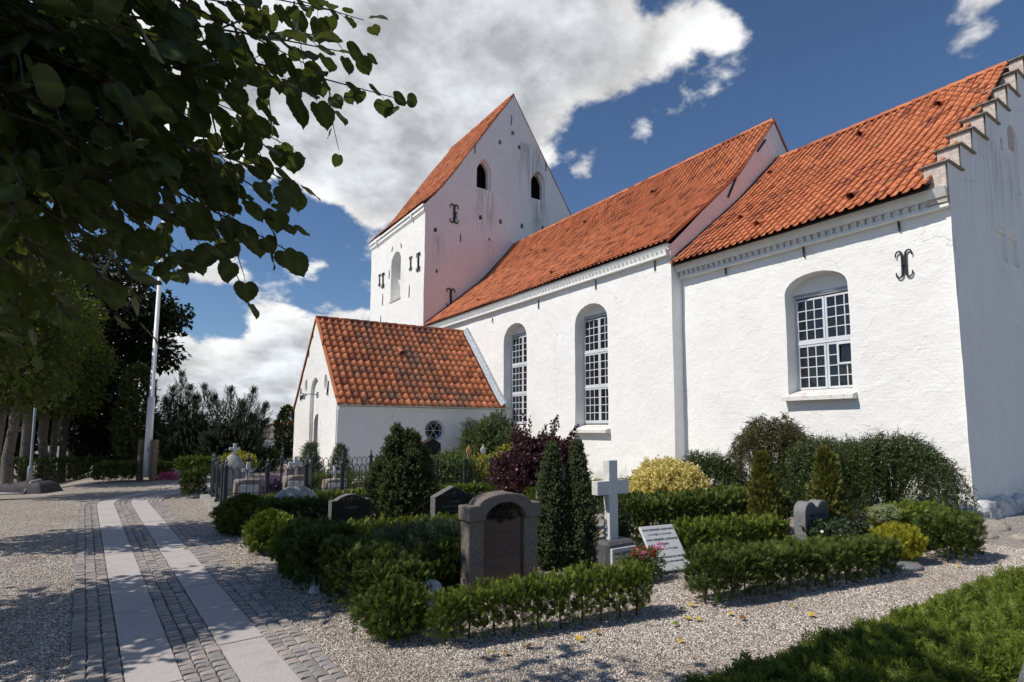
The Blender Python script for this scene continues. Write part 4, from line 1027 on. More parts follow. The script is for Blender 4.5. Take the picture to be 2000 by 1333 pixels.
# white marble cross on a dark granite block
g = thing('cross_monument', (4.77, 5.00, 0), 'tall white marble cross on a dark granite block with plaque', 'gravestone', rz=math.radians(1))
MB().bbox((-.23, -.17, 0), (.23, .17, .36), .035).build('base', 'granite_dark', g)
cr = MB(); cr.add(*(lambda o_: (lambda n: ([(x, -.045, z) for x, z in o_]+[(x, .055, z) for x, z in o_], [tuple(range(n)), tuple(reversed(range(n, 2*n)))]+[(i, i+n, (i+1) % n+n, (i+1) % n) for i in range(n)]))(len(o_)))([(-.07, .355), (.07, .355), (.07, .88), (.26, .88), (.26, 1.04), (.07, 1.04), (.07, 1.28), (-.07, 1.28), (-.07, 1.04), (-.26, 1.04), (-.26, .88), (-.07, .88)]))
o = cr.build('cross', 'marble', g); bv = o.modifiers.new('bevel', 'BEVEL'); bv.width = .006; bv.segments = 2; bv.limit_method = 'ANGLE'
MB().bbox((-.19, -.20, .06), (.20, -.168, .29), .004).build('plaque', 'marble', g)
inscribe(g, [('Aage Ladegaard', .050, 0, .235), ('* 10.6.19', .046, -.05, .165)], 'letter_dark', FACE(.201))
# leaning white slab
g = thing('leaning_slab', (5.26, 4.48, 0), 'leaning white marble slab with rows of dark lettering beside the marble cross', 'gravestone', rz=math.radians(1))
g.rotation_euler = (math.radians(-36), 0, math.radians(-8)); g.location.z = .03
MB().bbox((-.25, -.02, 0), (.25, .015, .56), .005).build('slab', 'marble', g)
inscribe(g, [('HANS SØRENSEN LADEGAARD', .034, 0, .505), ('F. 8.12.1856.  D. 15.10.1927.', .030, 0, .445), ('ANNA PEDERSEN LADEGAARD', .034, 0, .38), ('F. LASSEN', .032, 0, .32), ('F. 1.10.1861.  D. 19.12.1936.', .030, 0, .26), ('OG NAAR VI ENGANG SKAL MED FRED', .026, 0, .16), ('INDGAA TIL GUDS HERLIGHED', .026, 0, .105)], 'letter_dark', FACE(.021))
# small round-headed plaque
g = thing('round_plaque', (2.17, 4.42, .05), 'small white round-headed plaque with a thin black cross in the front hedge corner', 'plaque', rz=math.radians(1))
g.rotation_euler.x = math.radians(-14)
mb = MB(); plate(mb, [(-.105, 0), (.105, 0), (.105, .22)]+[(.105*math.cos(math.pi*i/12), .24+.085*math.sin(math.pi*i/12)) for i in range(13)]+[(-.105, .22)], -.012, .012); mb.build('plate', 'marble', g)
mb = MB(); mb.box((-.003, -.0145, .215), (.003, -.0125, .305)); mb.box((-.024, -.0145, .272), (.024, -.0126, .278)); mb.build('cross', 'letter_dark', g)
inscribe(g, [('LADEGAARD', .030, .01, .185)], 'letter_dark', FACE(.0135))
# two black stones
def black_stone(loc, rz, w2, h0, h1, sh, label, lines, pointed=False):
    g = thing('gravestone', loc, label, 'gravestone', 'polished black gravestones', rz)
    outl = [(-w2, 0), (w2, 0), (w2, h0), (0, h1), (-w2, h0)] if pointed else round_top(w2, h0, h1, sh)
    mb = MB(); plate(mb, outl, -.07, .08); mb.build('body', 'granite_black_rough', g)
    mb = MB(); plate(mb, [(x*.985, z*.985 if z else .02) for x, z in outl], -.074, -.071); mb.build('polished_face', 'granite_black', g)
    cv = MB()     # carved band below the top
    for sg in (-1, 1):
        for k in range(3):
            c = Vector((sg*(.04+.07*k), -.0745, h0-.01+(h1-h0)*(1-((.04+.07*k)/w2)**2)*.35)); cv.tube([c+Vector((math.cos(a)*.022, 0, math.sin(a)*.020)) for a in [i*.6 for i in range(9)]], .0028, 5)
    cv.tube([(0, -.0745, h0-.02), (0, -.0745, h0+(h1-h0)*.7)], .004, 5); cv.tube([(-.025, -.0745, h0+(h1-h0)*.4), (.025, -.0745, h0+(h1-h0)*.4)], .004, 5)
    cv.build('carving', 'letter_faint', g); inscribe(g, lines, 'letter_faint', FACE(.0755)); return g
black_stone((2.72, 8.38, 0), math.radians(1), .29, .60, .68, .07, 'black gravestone with a low arched top next to the grey boulder stone', [('GAARDEJER', .035, 0, .50), ('JENS PETERSEN', .045, 0, .42)] if False else [('GAARDEJER', .035, 0, .49)])
black_stone((3.98, 7.55, 0), math.radians(1), .31, .66, .80, 0, 'black gravestone with a shallow pointed top behind the big brown granite stone', [('GAARDEJER', .034, 0, .585), ('BENDT H. BENDTSEN', .044, 0, .51), ('* I TRELDE', .030, 0, .445)], True)
# boulder stone
def rock(name, loc, r, seed, mat, parent=None, amp=.3, sub=4, flat=None):
    import bmesh
    bm = bmesh.new(); bmesh.ops.create_icosphere(bm, subdivisions=sub, radius=1)
    for v in bm.verts:
        d = v.co.normalized(); k = 1+amp*noise.noise(d*1.1+Vector((seed*7.1, 0, 0)))+amp*.3*noise.noise(d*3.2+Vector((0, seed, 0)))+.02*noise.noise(d*14)
        v.co = Vector((d.x*r[0], d.y*r[1], d.z*r[2]))*k
        if flat and v.co.y < -flat: v.co.y = -flat
        if v.co.z < -.05: v.co.z = -.05
    me = bpy.data.meshes.new(name); bm.to_mesh(me); bm.free(); me.polygons.foreach_set('use_smooth', [True]*len(me.polygons))
    o = link(name, me, mat, parent); o.location = loc; return o
g = thing('boulder_gravestone', (2.55, 10.75, 0), 'rough pale grey boulder used as a gravestone in front of the iron fence', 'gravestone', rz=math.radians(1))
o = rock('boulder', (0, 0, 0), (.60, .28, .64), 5, 'boulder_stone', g, .12, 4, .17)
for v in o.data.vertices:
    k_ = max(0, v.co.z)/.64; v.co.x = v.co.x*(1-.30*k_)-.06*k_+.02*noise.noise(v.co*9); v.co.z += .03*noise.noise(v.co*5)
inscribe(g, [('SØREN MADSEN', .050, .04, .30), ('— — — — —', .04, .04, .22), ('— — — —', .04, .04, .15)], 'letter_dark', FACE(.166))
# heart-shaped stone
g = thing('heart_gravestone', (8.05, 4.38, 0), 'grey heart-shaped gravestone with script lettering between two slim thujas', 'gravestone', rz=math.radians(1))
hp = [(-.27, 0), (.27, 0), (.315, .2), (.325, .42)]
for i in range(19):
    a = math.pi*i/18; hp.append((.165+.16*math.cos(a), .50+.15*math.sin(a))) if i < 16 else None
hp.append((0, .585))
hp += [(-x, z) for x, z in reversed(hp[2:-1])]
mb = MB(); plate(mb, hp, -.08, .09); o = mb.build('body', 'granite_grey', g); bv = o.modifiers.new('bevel', 'BEVEL'); bv.width = .02; bv.segments = 3; bv.limit_method = 'ANGLE'
mb = MB(); plate(mb, [(x*.88, .03+z*.92) for x, z in hp], -.083, -.079); mb.build('polished_face', 'granite_dark', g)
inscribe(g, [('Niels P. Poulsen', .062, 0, .46), ('* 30·5·1924 i Skjoldborg', .040, 0, .385), ('+ 12·3·2012 i Trelde', .040, 0, .325), ('Bodil Poulsen', .062, 0, .24)], 'letter_dark', FACE(.0845))
# slanted pale stone behind the twin conifers
g = thing('gravestone', (5.72, 7.35, 0), 'tall rough pink granite stone half hidden behind the twin conifers', 'gravestone', rz=math.radians(1))
mb = MB(); plate(mb, [(-.24, 0), (.26, 0), (.22, .9), (.14, 1.10), (-.08, 1.12), (-.20, .92), (-.27, .60)], -.11, .12); o = mb.build('body', 'granite_pink', g); bv = o.modifiers.new('bevel', 'BEVEL'); bv.width = .03; bv.segments = 2; bv.limit_method = 'ANGLE'
MB().box((-.13, -.125, .35), (.14, -.108, .80)).build('polished_face', 'granite_panel', g)
# low white stone on the gravel beside the yellow juniper
g = thing('lying_stone', (7.78, 3.20, 0), 'flat light grey round stone lying on the gravel by the yellow juniper', 'gravestone')
mb = MB(); mb.lathe([(.0, 0), (.24, 0), (.25, .02), (.24, .045), (.2, .055), (0, .058)], 22); mb.build('disc', 'granite_grey', g, True)
g = rock('footstone', (2.32, 7.1, .02), (.12, .10, .09), 9, 'boulder_stone'); tag(g, 'small pale stone between the dark junipers and the black gravestone', 'stone')
g = rock('white_stone', (1.60, 5.95, .02), (.05, .03, .10), 12, 'marble'); tag(g, 'white rounded stone marker under the hedge shrubs by the path', 'stone')
g = rock('grey_stone', (2.735, .685, .30), (.13, .10, .60), 15, 'granite_grey', None, .12); tag(g, 'smooth grey stone top at the lower right picture edge', 'stone')
for i, (x, y, k_, lab) in enumerate(((11.0, 3.45, .34, 'broad field stone in front of the stepped gable, nearest the thuja hedge'), (12.0, 3.60, .40, 'largest field stone at the foot of the stepped gable'), (10.15, 3.0, .15, 'small field stone on the gravel before the larger ones'), (11.55, 3.0, .22, 'low field stone at the gravel edge below the gable'))):
    g = rock('field_stone', (x, y, -.05), (k_*1.3, k_*.75, k_*.50), 20+i, 'field_granite', None, .22, 4); tag(g, lab, 'stone', 'field stones below the gable')
# iron fence round the family plot
FP = thing('iron_fence', (1.5, 12, 0), 'dark grey cast iron fence with pointed arches and finials round a family plot', 'fence')
IV = Matrix.Translation((-1.5, -12, 0))
post = MB(); post.bbox((-.036, -.036, 0), (.036, .036, .82), .008); post.box((-.05, -.05, 0), (.05, .05, .06)); post.box((-.046, -.046, .78), (.046, .046, .80)); post.lathe([(.04, .82), (.042, .84), (.018, .86), (.018, .88), (.032, .905), (.018, .93), (.010, .94), (.016, .955), (.004, .99)], 10)
pme = post.mesh('post', False); pme.materials.append(MATS['fence_paint'])
bars = MB(); bars.box((-.006, -.006, .06), (.006, .006, .70)); bme = bars.mesh('picket'); bme.materials.append(MATS['fence_paint'])
def fence_run(A, B, npan):
    A, B = Vector(A), Vector(B); L = (B-A).length/npan; d = (B-A).normalized(); ang = math.atan2(d.y, d.x)
    for i in range(npan+1):
        q = link('post', pme, None, FP); q.matrix_parent_inverse = IV; q.location = A+d*L*i+Vector((0, 0, .10)); q.rotation_euler.z = ang
        if i == npan: break
        M0 = Matrix.Translation(A+d*L*i+Vector((0, 0, .10))) @ Matrix.Rotation(ang, 4, 'Z'); nb = 6; s = L/nb
        pn = MB()
        for z in (.07, .20, .30): pn.box((.03, -.008, z), (L-.03, .008, z+.014), M0)
        for k in range(nb):                       # lozenge band and pointed arches
            x0, x1 = s*k, s*(k+1); xm = (x0+x1)/2
            for a, b in (((x0, .214), (xm, .30)), ((xm, .30), (x1, .214)), ((x0, .30), (xm, .214)), ((xm, .214), (x1, .30))):
                pn.tube([M0 @ Vector((a[0], 0, a[1])), M0 @ Vector((b[0], 0, b[1]))], .005, 4)
            for sg in (0, 1):
                e0, e1 = (x0, xm) if sg == 0 else (x1, xm)
                pn.tube([M0 @ Vector((e0+(e1-e0)*(1-math.cos(t*math.pi/2))*1.0, 0, .66+.125*math.sin(t*math.pi/2))) for t in (0, .3, .6, .85, 1)], .0085, 5)
            pn.tube([M0 @ Vector((xm, 0, .772)), M0 @ Vector((xm, 0, .812))], [.010, .003], 5)
        o = pn.build('panel_scroll', 'fence_paint', FP); o.matrix_parent_inverse = IV
        for k in range(1, nb):
            q = link('picket', bme, None, FP); q.matrix_parent_inverse = IV; q.location = A+d*(L*i+s*k)+Vector((0, 0, .10)); q.rotation_euler.z = ang
fence_run((1.5, 12.0, 0), (8.15, 12.0, 0), 9); fence_run((1.59, 14.97, 0), (7.7, 14.97, 0), 8); fence_run((1.515, 12.5, 0), (1.575, 14.5, 0), 2)
ft = MB(); ft.box((1.36, 11.86, -.05), (1.70, 15.1, .10)); ft.box((1.70, 11.88, -.05), (8.3, 12.12, .095)); o = ft.build('kerb', 'stone_plinth', FP); o.matrix_parent_inverse = IV
# stones and crosses inside the plot
def plotstone(x, y, w, h, ct, cw, label, txt=True):
    g = thing('cross_gravestone', (x, y, 0), label, 'gravestone', 'white crosses inside the iron fence', math.radians(1))
    o = rock('block', (0, 0, h*.48), (w*.75, .20, h*.75), x*3, 'granite_pink', g, .10, 4, .13)
    for v in o.data.vertices:
        for k, lim in ((0, w/2), (2, h*.52)):
            v.co[k] = max(-lim, min(lim, v.co[k]))
    if txt:
        MB().bbox((-w*.36, -.150, h*.30), (w*.36, -.128, h*.82), .004).build('plaque', 'marble', g)
        inscribe(g, [('— — — — —', .05, 0, h*.66), ('— — — —', .05, 0, h*.48)], 'letter_grey', FACE(.151))
    c = MB(); c.bbox((-.035, -.03, h*.9), (.035, .03, ct), .004); c.bbox((-cw, -.0285, ct-.20), (cw, .0285, ct-.13), .004); c.build('cross', 'marble', g)
plotstone(2.05, 13.05, .52, .58, .93, .12, 'pink granite block with a white cross and plaque nearest the fence corner')
plotstone(3.05, 13.25, .50, .60, 1.02, .15, 'middle pink granite block with a white cross inside the fence')
plotstone(3.95, 13.3, .52, .48, .80, .11, 'low pink granite block with a small white cross, third inside the fence')
plotstone(3.35, 14.3, .55, .75, .9, .1, 'taller granite stone behind the middle cross inside the fence', False)
g = thing('boulder_cross', (1.93, 14.2, 0), 'tall rounded granite boulder with a white cross and oval medallion at the fence back corner', 'gravestone', rz=math.radians(1))
rock('boulder', (0, 0, .35), (.30, .2, .70), 31, 'boulder_stone', g, .14, 4, .15)
c = MB(); c.bbox((-.03, -.03, .98), (.03, .03, 1.30), .004); c.bbox((-.11, -.0285, 1.15), (.11, .0285, 1.21), .004); c.build('cross', 'marble', g)
mb = MB(); plate(mb, ellipse(0, .86, .075, .10, 18), -.168, -.15); mb.build('medallion', 'marble', g)
# obelisk, ochre and white iron crosses
def blackobelisk(loc, w2, h, label):
    g = thing('obelisk', loc, label, 'gravestone', rz=math.radians(1)); mb = MB()
    plate(mb, [(-w2, 0), (w2, 0), (w2*.94, h*.9), (0, h), (-w2*.94, h*.9)], -w2*.6, w2*.6); mb.build('shaft', 'granite_black', g); MB().box((-w2*1.2, -w2*.8, 0), (w2*1.2, w2*.8, .12)).build('base', 'granite_dark', g)
blackobelisk((6.9, 14.4, 0), .26, 1.38, 'black pointed gravestone rising behind the dense yew bush')
blackobelisk((1.15, 27.25, 0), .30, 1.15, 'black gravestone in front of the yellow-green shrub behind the flagpole')
def ironcross(loc, mat, label):
    g = thing('iron_cross', loc, label, 'gravestone', rz=math.radians(1)); mb = MB()
    mb.box((-.05, -.02, 0), (.05, .02, 1.05)); mb.box((-.20, -.018, .42), (.20, .018, .62)); mb.build('body', mat, g)
    mb = MB(); mb.tube([(math.cos(a)*.075, 0, .95+math.sin(a)*.10) for a in [i*.5236 for i in range(13)]], .022, 6); mb.tube([(0, 0, 1.03), (0, 0, 1.16)], [.03, .006], 6)
    for sg in (-1, 1): mb.tube([(sg*.20, 0, .60), (sg*.21, 0, .68), (sg*.17, 0, .70)], [.03, .025, .01], 6); mb.tube([(sg*.05, 0, .64), (sg*.12, 0, .66), (sg*.05, 0, .80)], .015, 5)
    mb.build('ornament', mat, g)
ironcross((8.75, 15.5, 0), 'painted_ochre', 'ornate ochre cast iron cross behind the fence'); ironcross((9.45, 15.8, 0), 'window_paint', 'ornate white cast iron cross next to the ochre one')
# flagpole
g = thing('flagpole', (.40, 21.0, 0), 'tall white flagpole clamped between two weathered wooden posts', 'flagpole'); g.rotation_euler.y = math.radians(.4)
MB().tube([(0, 0, .12), (0, 0, 2.6), (0, 0, 2.62), (0, 0, 11.5)], [.105, .098, .070, .038], 16).build('pole', 'pole_paint', g, True)
for sg in (-1, 1):
    M0 = Matrix.Rotation(math.radians(-38), 4, 'Z'); MB().bbox((sg*.21-.055, -.10, -.1), (sg*.21+.055, .10, 1.28), .01, M0).build('post', 'grey_wood', g)
mb = MB(); M0 = Matrix.Rotation(math.radians(-38), 4, 'Z')
for z in (.45, 1.05): mb.tube([M0 @ Vector((-.3, 0, z)), M0 @ Vector((.3, 0, z))], .015, 6)
mb.build('bolt', 'zinc', g)
MB().tube([(.03, -.09, .9), (.035, -.10, 5), (.03, -.08, 11.2)], .004, 5).build('halyard', 'pole_paint', g)
mb = MB(); mb.tube([(.10, -.02, 2.85), (.24, -.03, 2.85)], .015, 6); mb.tube([(.0, -.12, .92), (.0, -.16, .98), (.0, -.12, 1.04)], .012, 6); mb.build('cleat', 'zinc', g)
# lamp post far left
g = thing('lamp_post', (-2.62, 23.2, ground_z(-2.62, 23.2)), 'thin grey metal post between the lime trunks', 'post')
MB().lathe([(.075, 0), (.075, .62), (.055, .66), (.035, .70), (.035, 2.9), (.0, 2.95)], 12).build('pole', 'zinc', g, True); MB().lathe([(.0, 2.9), (.07, 2.95), (.09, 3.05), (.03, 3.15), (0, 3.16)], 12).build('head', 'zinc', g, True)
# covered bundle
g = thing('covered_bundle', (-2.2, 19.2, ground_z(-2.2, 19.2)), 'low bundle under a dark grey tarpaulin on the gravel by the lime trunks', 'bundle', rz=math.radians(-32))
import bmesh
bm = bmesh.new(); bmesh.ops.create_grid(bm, x_segments=34, y_segments=18, size=1)
for v in bm.verts:
    x, y = v.co.x*.66, v.co.y*.36; e = max(0, 1-max(abs(v.co.x), abs(v.co.y))**6); z = .30*e*(1-.25*(x < -.15)*(1+x))+.05*noise.noise(Vector((x*5, y*4, 0)))*e+.03*noise.noise(Vector((x*14, y*12, 3)))*e
    v.co = Vector((x, y, max(.012, z+.01)))
me = bpy.data.meshes.new('tarpaulin'); bm.to_mesh(me); bm.free(); me.polygons.foreach_set('use_smooth', [True]*len(me.polygons)); link('tarpaulin', me, 'tarp', g)
mb = MB(); mb.tube([(-.66, -.40, .03), (-.2, -.43, .035), (.25, -.42, .03)], .025, 7); mb.tube([(.22, -.36, .05), (.24, -.20, .30), (.24, .1, .33)], .03, 7); mb.build('strap', 'tarp_light', g, True)
# far house
g = thing('house', (10.6, 52, -2.5), 'far white house with a dark tiled roof between the cypress and the porch', 'house', rz=math.radians(-28))
MB().box((-3.2, 0, 0), (3.2, 5, 3.35)).build('wall', 'whitewash', g)
mb = MB(); mb.add([(-3.5, -.3, 3.3), (3.5, -.3, 3.3), (3.5, 5.3, 3.3), (-3.5, 5.3, 3.3), (-1.4, 2.5, 4.5), (2.6, 2.5, 4.9)], [(0, 1, 5, 4), (1, 2, 5), (2, 3, 4, 5), (3, 0, 4), (3, 2, 1, 0)])
m, t = new_mat('house_tile'); p = pos(t); sx = t.n('ShaderNodeSeparateXYZ', None, i0=p); zz = t.math('FRACT', t.math('MULTIPLY', sx.outputs[2], 6.5))
c = t.mix(t.rng(t.noise(p, 9, 4, .7), .4, .65), (.10, .075, .065), (.26, .22, .19)); finish(t, bsdf(t, c, .9, t.bump(zz, .03))); MATS['house_tile'] = m
o = mb.build('roof', 'house_tile', g); mb = MB(); mb.tube([(-1.4, 2.5, 4.54), (2.6, 2.5, 4.94)], .12, 8); mb.tube([(-3.5, -.3, 3.34), (-1.4, 2.5, 4.54)], .10, 8); mb.build('ridge', 'clay_tile', o)
MB().box((-3.3, -.06, 3.12), (3.3, .06, 3.30)).build('gutter', 'zinc', g)
for x in (-1.8, .6): 
    wn = MB().box((x, -.04, .9), (x+.9, .02, 2.1)).build('window', 'window_paint', g); MB().box((x+.08, -.05, .98), (x+.82, -.042, 2.02)).build('pane', 'glass', wn)
TIP_LIST = [(1.05, 2.62, 3.31), (0.83, 2.63, 3.47), (0.91, 2.79, 3.79), (0.65, 2.51, 3.55), (0.55, 2.26, 3.08), (0.44, 1.88, 2.75), (0.56, 2.65, 2.75), (0.48, 2.45, 2.82), (0.36, 1.98, 2.33), (0.42, 2.07, 2.28), (0.43, 2.13, 2.21), (0.26, 2.53, 2.35), (0.09, 2.07, 2.08), (-0.04, 2.09, 2.09), (0.16, 2.96, 2.35), (-0.04, 2.88, 2.12), (-0.24, 2.66, 2.02), (-0.29, 2.33, 2.03), (0.23, 2.3, 2.44), (0.24, 1.9, 2.69), (0.12, 1.86, 2.75), (-0.05, 1.98, 2.63), (-0.17, 1.97, 2.43), (0.01, 1.91, 2.33), (-0.29, 2.18, 2.24), (-0.3, 2.36, 2.88), (0.36, 2.36, 3.33), (0.03, 2.24, 3.11), (-0.1, 1.95, 2.17), (-0.36, 2.2, 2.55), (0.11, 2.0, 2.61), (-0.18, 2.16, 2.91), (0.36, 2.89, 2.89), (0.5, 3.24, 3.3), (0.35, 3.28, 2.65), (0.18, 3.12, 2.93)]
FALLEN = [(2.26, 3.62, 0), (2.32, 3.56, 1), (2.55, 3.57, 1), (2.56, 3.41, 2), (2.95, 3.45, 0), (3.18, 3.49, 0), (4.21, 3.51, 2), (3.88, 3.28, 2), (4.06, 3.32, 0), (4.11, 3.25, 0), (3.62, 3.04, 0), (5.15, 3.01, 0), (4.49, 3.19, 0), (5.33, 3.37, 1), (5.33, 3.27, 1), (4.52, 3.6, 1), (4.38, 3.55, 0), (1.77, 4.25, 0), (1.67, 5.09, 0), (1.59, 8.23, 0), (1.54, 7.34, 1), (0.68, 8.93, 0), (0.83, 11.59, 0), (1.12, 7.71, 0), (7.04, 3.53, 0), (8.31, 2.78, 0), (7.98, 3.09, 0), (3.68, 3.75, 0), (3.82, 3.71, 1), (4.45, 3.09, 1), (6.14, 3.16, 1), (3.07, 3.81, 1), (2.17, 4.06, 1), (1.74, 7.87, 2), (5.03, 2.8, 0), (-1.27, 10.2, 0), (5.09, 3.33, 0)]
# ------------------------------------------------------------------ plants
def stems(parent, pts, h, r=.008, mat='stem_brown', lean=.06, name='stem'):
    mb = MB()
    for x, y in pts:
        q = [Vector((x, y, 0))]
        for k in range(1, 4): q.append(q[-1]+Vector((random.gauss(0, lean*h/3), random.gauss(0, lean*h/3), h/3)))
        mb.tube(q, [r, r*.85, r*.7, r*.4], 5)
    return mb.build(name, mat, parent, True)
def hedge(name, A, B, th, h, label, mat='thuja', dens=1700, size=.075, z0=.04, group='clipped thuja hedges of the grave plots', lump=.035, depth=.13, proto=None, h2=None, tips=1.0, cat='hedge'):
    if proto is None and min(A[1], B[1]) > 3.7: proto = THUJA_FAR
    A, B = Vector((*A, 0)), Vector((*B, 0)); L = (B-A).length; ang = math.atan2((B-A).y, (B-A).x)
    g = thing(name, A, label, cat, group, ang); hh = h if h2 is None else max(h, h2)
    ar = 2*(L+th)*hh+L*th; n = int(ar*dens)
    P, N, t = boxpts(n, (0, -th/2, z0), (L, th/2, hh), lump=lump, depth=depth)
    if h2 is not None: P[:, 2] *= (h+(h2-h)*np.clip(P[:, 0]/L, 0, 1))/hh
    low = P[:, 2] < .35*hh
    keep = ~(low & (RNG.random(n) < .5)); P, N, t = P[keep], N[keep], t[keep]
    N = N*.7+np.array([0, 0, .75]); S = size*RNG.uniform(.65, 1.25, len(P))
    tuft = np.array([noise.noise(Vector(q*9)) for q in P]); top = (P[:, 2] > .80*hh) & (tuft > .12) & (RNG.random(len(P)) < .35); S[top] *= 1.35; N[top] = [0, 0, 1]; S *= 1+.30*np.clip(tuft, -.5, .6)
    scatter('foliage', proto or THUJA, P, frames(N, spread=.42), S, mat, g, tip=np.clip(t*1.2-.3, 0, 1)*tips)
    # inner twigs and leaves, so that the hedge is not hollow
    m = int(n*.13); Q = np.stack([RNG.uniform(.03, L-.03, m), RNG.uniform(-th*.30, th*.30, m), RNG.uniform(z0+.05, hh*.9, m)], 1)
    if h2 is not None: Q[:, 2] *= (h+(h2-h)*Q[:, 0]/L)/hh
    scatter('inner_foliage', THUJA_FAR, Q, frames(np.tile([0, 0, 1.], (m, 1)), spread=.7), size*1.2, mat, g, tip=np.zeros(m))
    k = max(2, int(L/.19))
    for i in range(k): stems(g, [(L*(i+.5)/k+random.gauss(0, .02), random.gauss(0, th*.10))], h*.85, .010)
    return g
def shrub(name, loc, r, h, label, mat, n, size, proto=None, group=None, shape='egg', lump=.22, lf=1.8, up=.8, spread=.45, cat='shrub', seed=0, shell=.45, stem=True, tips=1.0, power=1.0, rot=0.0, branch_mat='stem_brown'):
    """bush: lumpy egg, cone or column of sprigs over short stems"""
    if (proto is None or proto is THUJA) and loc[1] > 4.4: proto = THUJA_FAR
    g = thing(name, loc, label, cat, group, rot); r = (r, r) if not isinstance(r, tuple) else r
    if shape == 'egg':
        P, N, t = blob(n, (0, 0, h*.52), (r[0], r[1], h*.5), shell, lump, lf, seed=seed)
    else:
        z = RNG.random(n)**(1.25 if shape == 'cone' else 1.0); a = RNG.random(n)*2*math.pi
        if shape == 'cone': rad = (1-z)**.62*np.minimum(1, .55+z*3.2)
        else: rad = np.clip(1-z**5, 0, 1)**.7*np.minimum(1, .62+z*1.9)
        L = np.array([1+lump*noise.noise(Vector((math.cos(q)*lf, math.sin(q)*lf, zz*h*lf+seed*4)))+lump*.7*noise.noise(Vector((math.cos(q)*lf*3, math.sin(q)*lf*3, zz*h*lf*3+seed))) for q, zz in zip(a, z)])
        t = 1-shell*RNG.random(n)**1.6; rr = rad*L*t
        P = np.stack([np.cos(a)*rr*r[0], np.sin(a)*rr*r[1], .03+z*h*(1+.05*(L-1))], 1); N = np.stack([np.cos(a), np.sin(a), np.full(n, .3)], 1)
    P[:, 2] = np.maximum(P[:, 2], .015)
    N = N*(1-up*.5)+np.array([0, 0, up]); S = size*RNG.uniform(.65, 1.25, n)*(1+.5*np.clip([noise.noise(Vector(q*(.7/size))) for q in P], -.5, .7))
    scatter('foliage', proto or THUJA, P, frames(N, spread=spread), S, mat, g, tip=np.clip((t-.55)*2.2, 0, 1)*tips)
    if stem:
        mb = MB()
        for k in range(7):
            a = k*2.4; e = Vector((math.cos(a)*r[0]*.5, math.sin(a)*r[1]*.5, h*random.uniform(.5, .8)))
            mb.tube([(0, 0, 0), e*.4+Vector((0, 0, .05*h)), e], [.02+.012*h, .014+.006*h, .005], 6)
        mb.build('stem', branch_mat, g, True)
    return g
HG = 'thuja shrubs in the hedge along the path'
for i, (x, y, r, h, lab) in enumerate(((1.80, 4.36, .23, .38, 'small thuja shrub at the corner of the front hedge, left of the round plaque'), (1.58, 8.15, .27, .47, 'rounded light green thuja shrub standing alone by the path'), (1.50, 9.75, .36, .52, 'broad thuja shrub at the path nearest the fence corner'))):
    shrub('thuja_shrub', (x, y, 0), r, h, lab, 'thuja_light' if i == 1 else 'thuja', int(3600*(r/.28)**2), .078 if y < 7 else .085, None, HG, 'col', .38, 3.0, seed=i, spread=.5)
hedge('thuja_hedge', (1.97, 4.45), (1.80, 5.62), .50, .46, 'dark boxy thuja hedge piece along the path, left of the granite stone', 'thuja', 2000, .072, h2=.56, lump=.075, group=HG)
hedge('thuja_hedge', (1.72, 5.86), (1.66, 6.75), .54, .60, 'tallest thuja hedge piece along the path above the white marker', 'thuja', 1700, .08, h2=.52, lump=.085, group=HG)
hedge('thuja_hedge', (1.66, 6.80), (1.64, 7.25), .40, .44, 'low thuja hedge end along the path before the gap', 'thuja_light', 1400, .08, h2=.40, lump=.07, group=HG)
hedge('thuja_hedge', (1.95, 4.03), (3.92, 3.66), .26, .35, 'sparse thuja hedge in front of the big brown granite stone', 'thuja_light', 1750, .070, h2=.43, depth=.16)
hedge('thuja_hedge', (4.48, 3.58), (7.32, 3.12), .38, .46, 'long dense thuja hedge at the gravel below the heart-shaped stone', 'thuja', 1900, .075, h2=.38)
hedge('thuja_hedge', (5.70, 4.75), (7.15, 4.30), .40, .46, 'thuja hedge just behind the long front hedge, left of the heart stone', 'thuja_light', 1500, .08)
hedge('thuja_hedge', (5.75, 5.95), (8.9, 5.45), .75, .62, 'deep dark thuja hedge below the yellow shrub', 'thuja', 1300, .085, lump=.07)
hedge('thuja_hedge', (2.30, 7.35), (4.75, 6.85), .34, .40, 'thuja hedge running behind the junipers in front of the black stones', 'thuja_light', 1300, .08)
hedge('thuja_hedge', (1.75, 9.95), (3.2, 9.75), .32, .44, 'thuja hedge in front of the boulder gravestone', 'thuja', 1200, .085)
hedge('thuja_hedge', (1.95, 11.35), (6.9, 11.20), .38, .36, 'light thuja hedge along the foot of the iron fence', 'thuja_light', 900, .09)
hedge('thuja_hedge', (6.2, 8.6), (11.6, 9.3), .5, .50, 'thuja hedge in front of the nave wall behind the marble cross', 'thuja_light', 700, .10)
hedge('thuja_hedge', (8.9, 7.0), (11.0, 6.2), .45, .50, 'thuja hedge right of the yellow shrub at the cotoneaster foot', 'thuja', 800, .095)
hedge('thuja_hedge', (8.40, 2.98), (9.25, 3.05), .50, .52, 'bushy thuja hedge end at the right edge of the plots', 'thuja', 1500, .08, lump=.09)
hedge('thuja_hedge', (8.9, 3.85), (10.4, 3.75), .45, .48, 'thuja hedge at the foot of the weeping cotoneaster near the gable', 'thuja_light', 1000, .085)
# the clipped hedge next to the camera
hedge('near_hedge', (1.36, 1.13), (4.9, .985), .52, .755, 'broad clipped thuja hedge filling the lower right corner', 'thuja_light', 4100, .050, z0=.45, group='hedge beside the gravel', lump=.035, depth=.10, tips=.8)
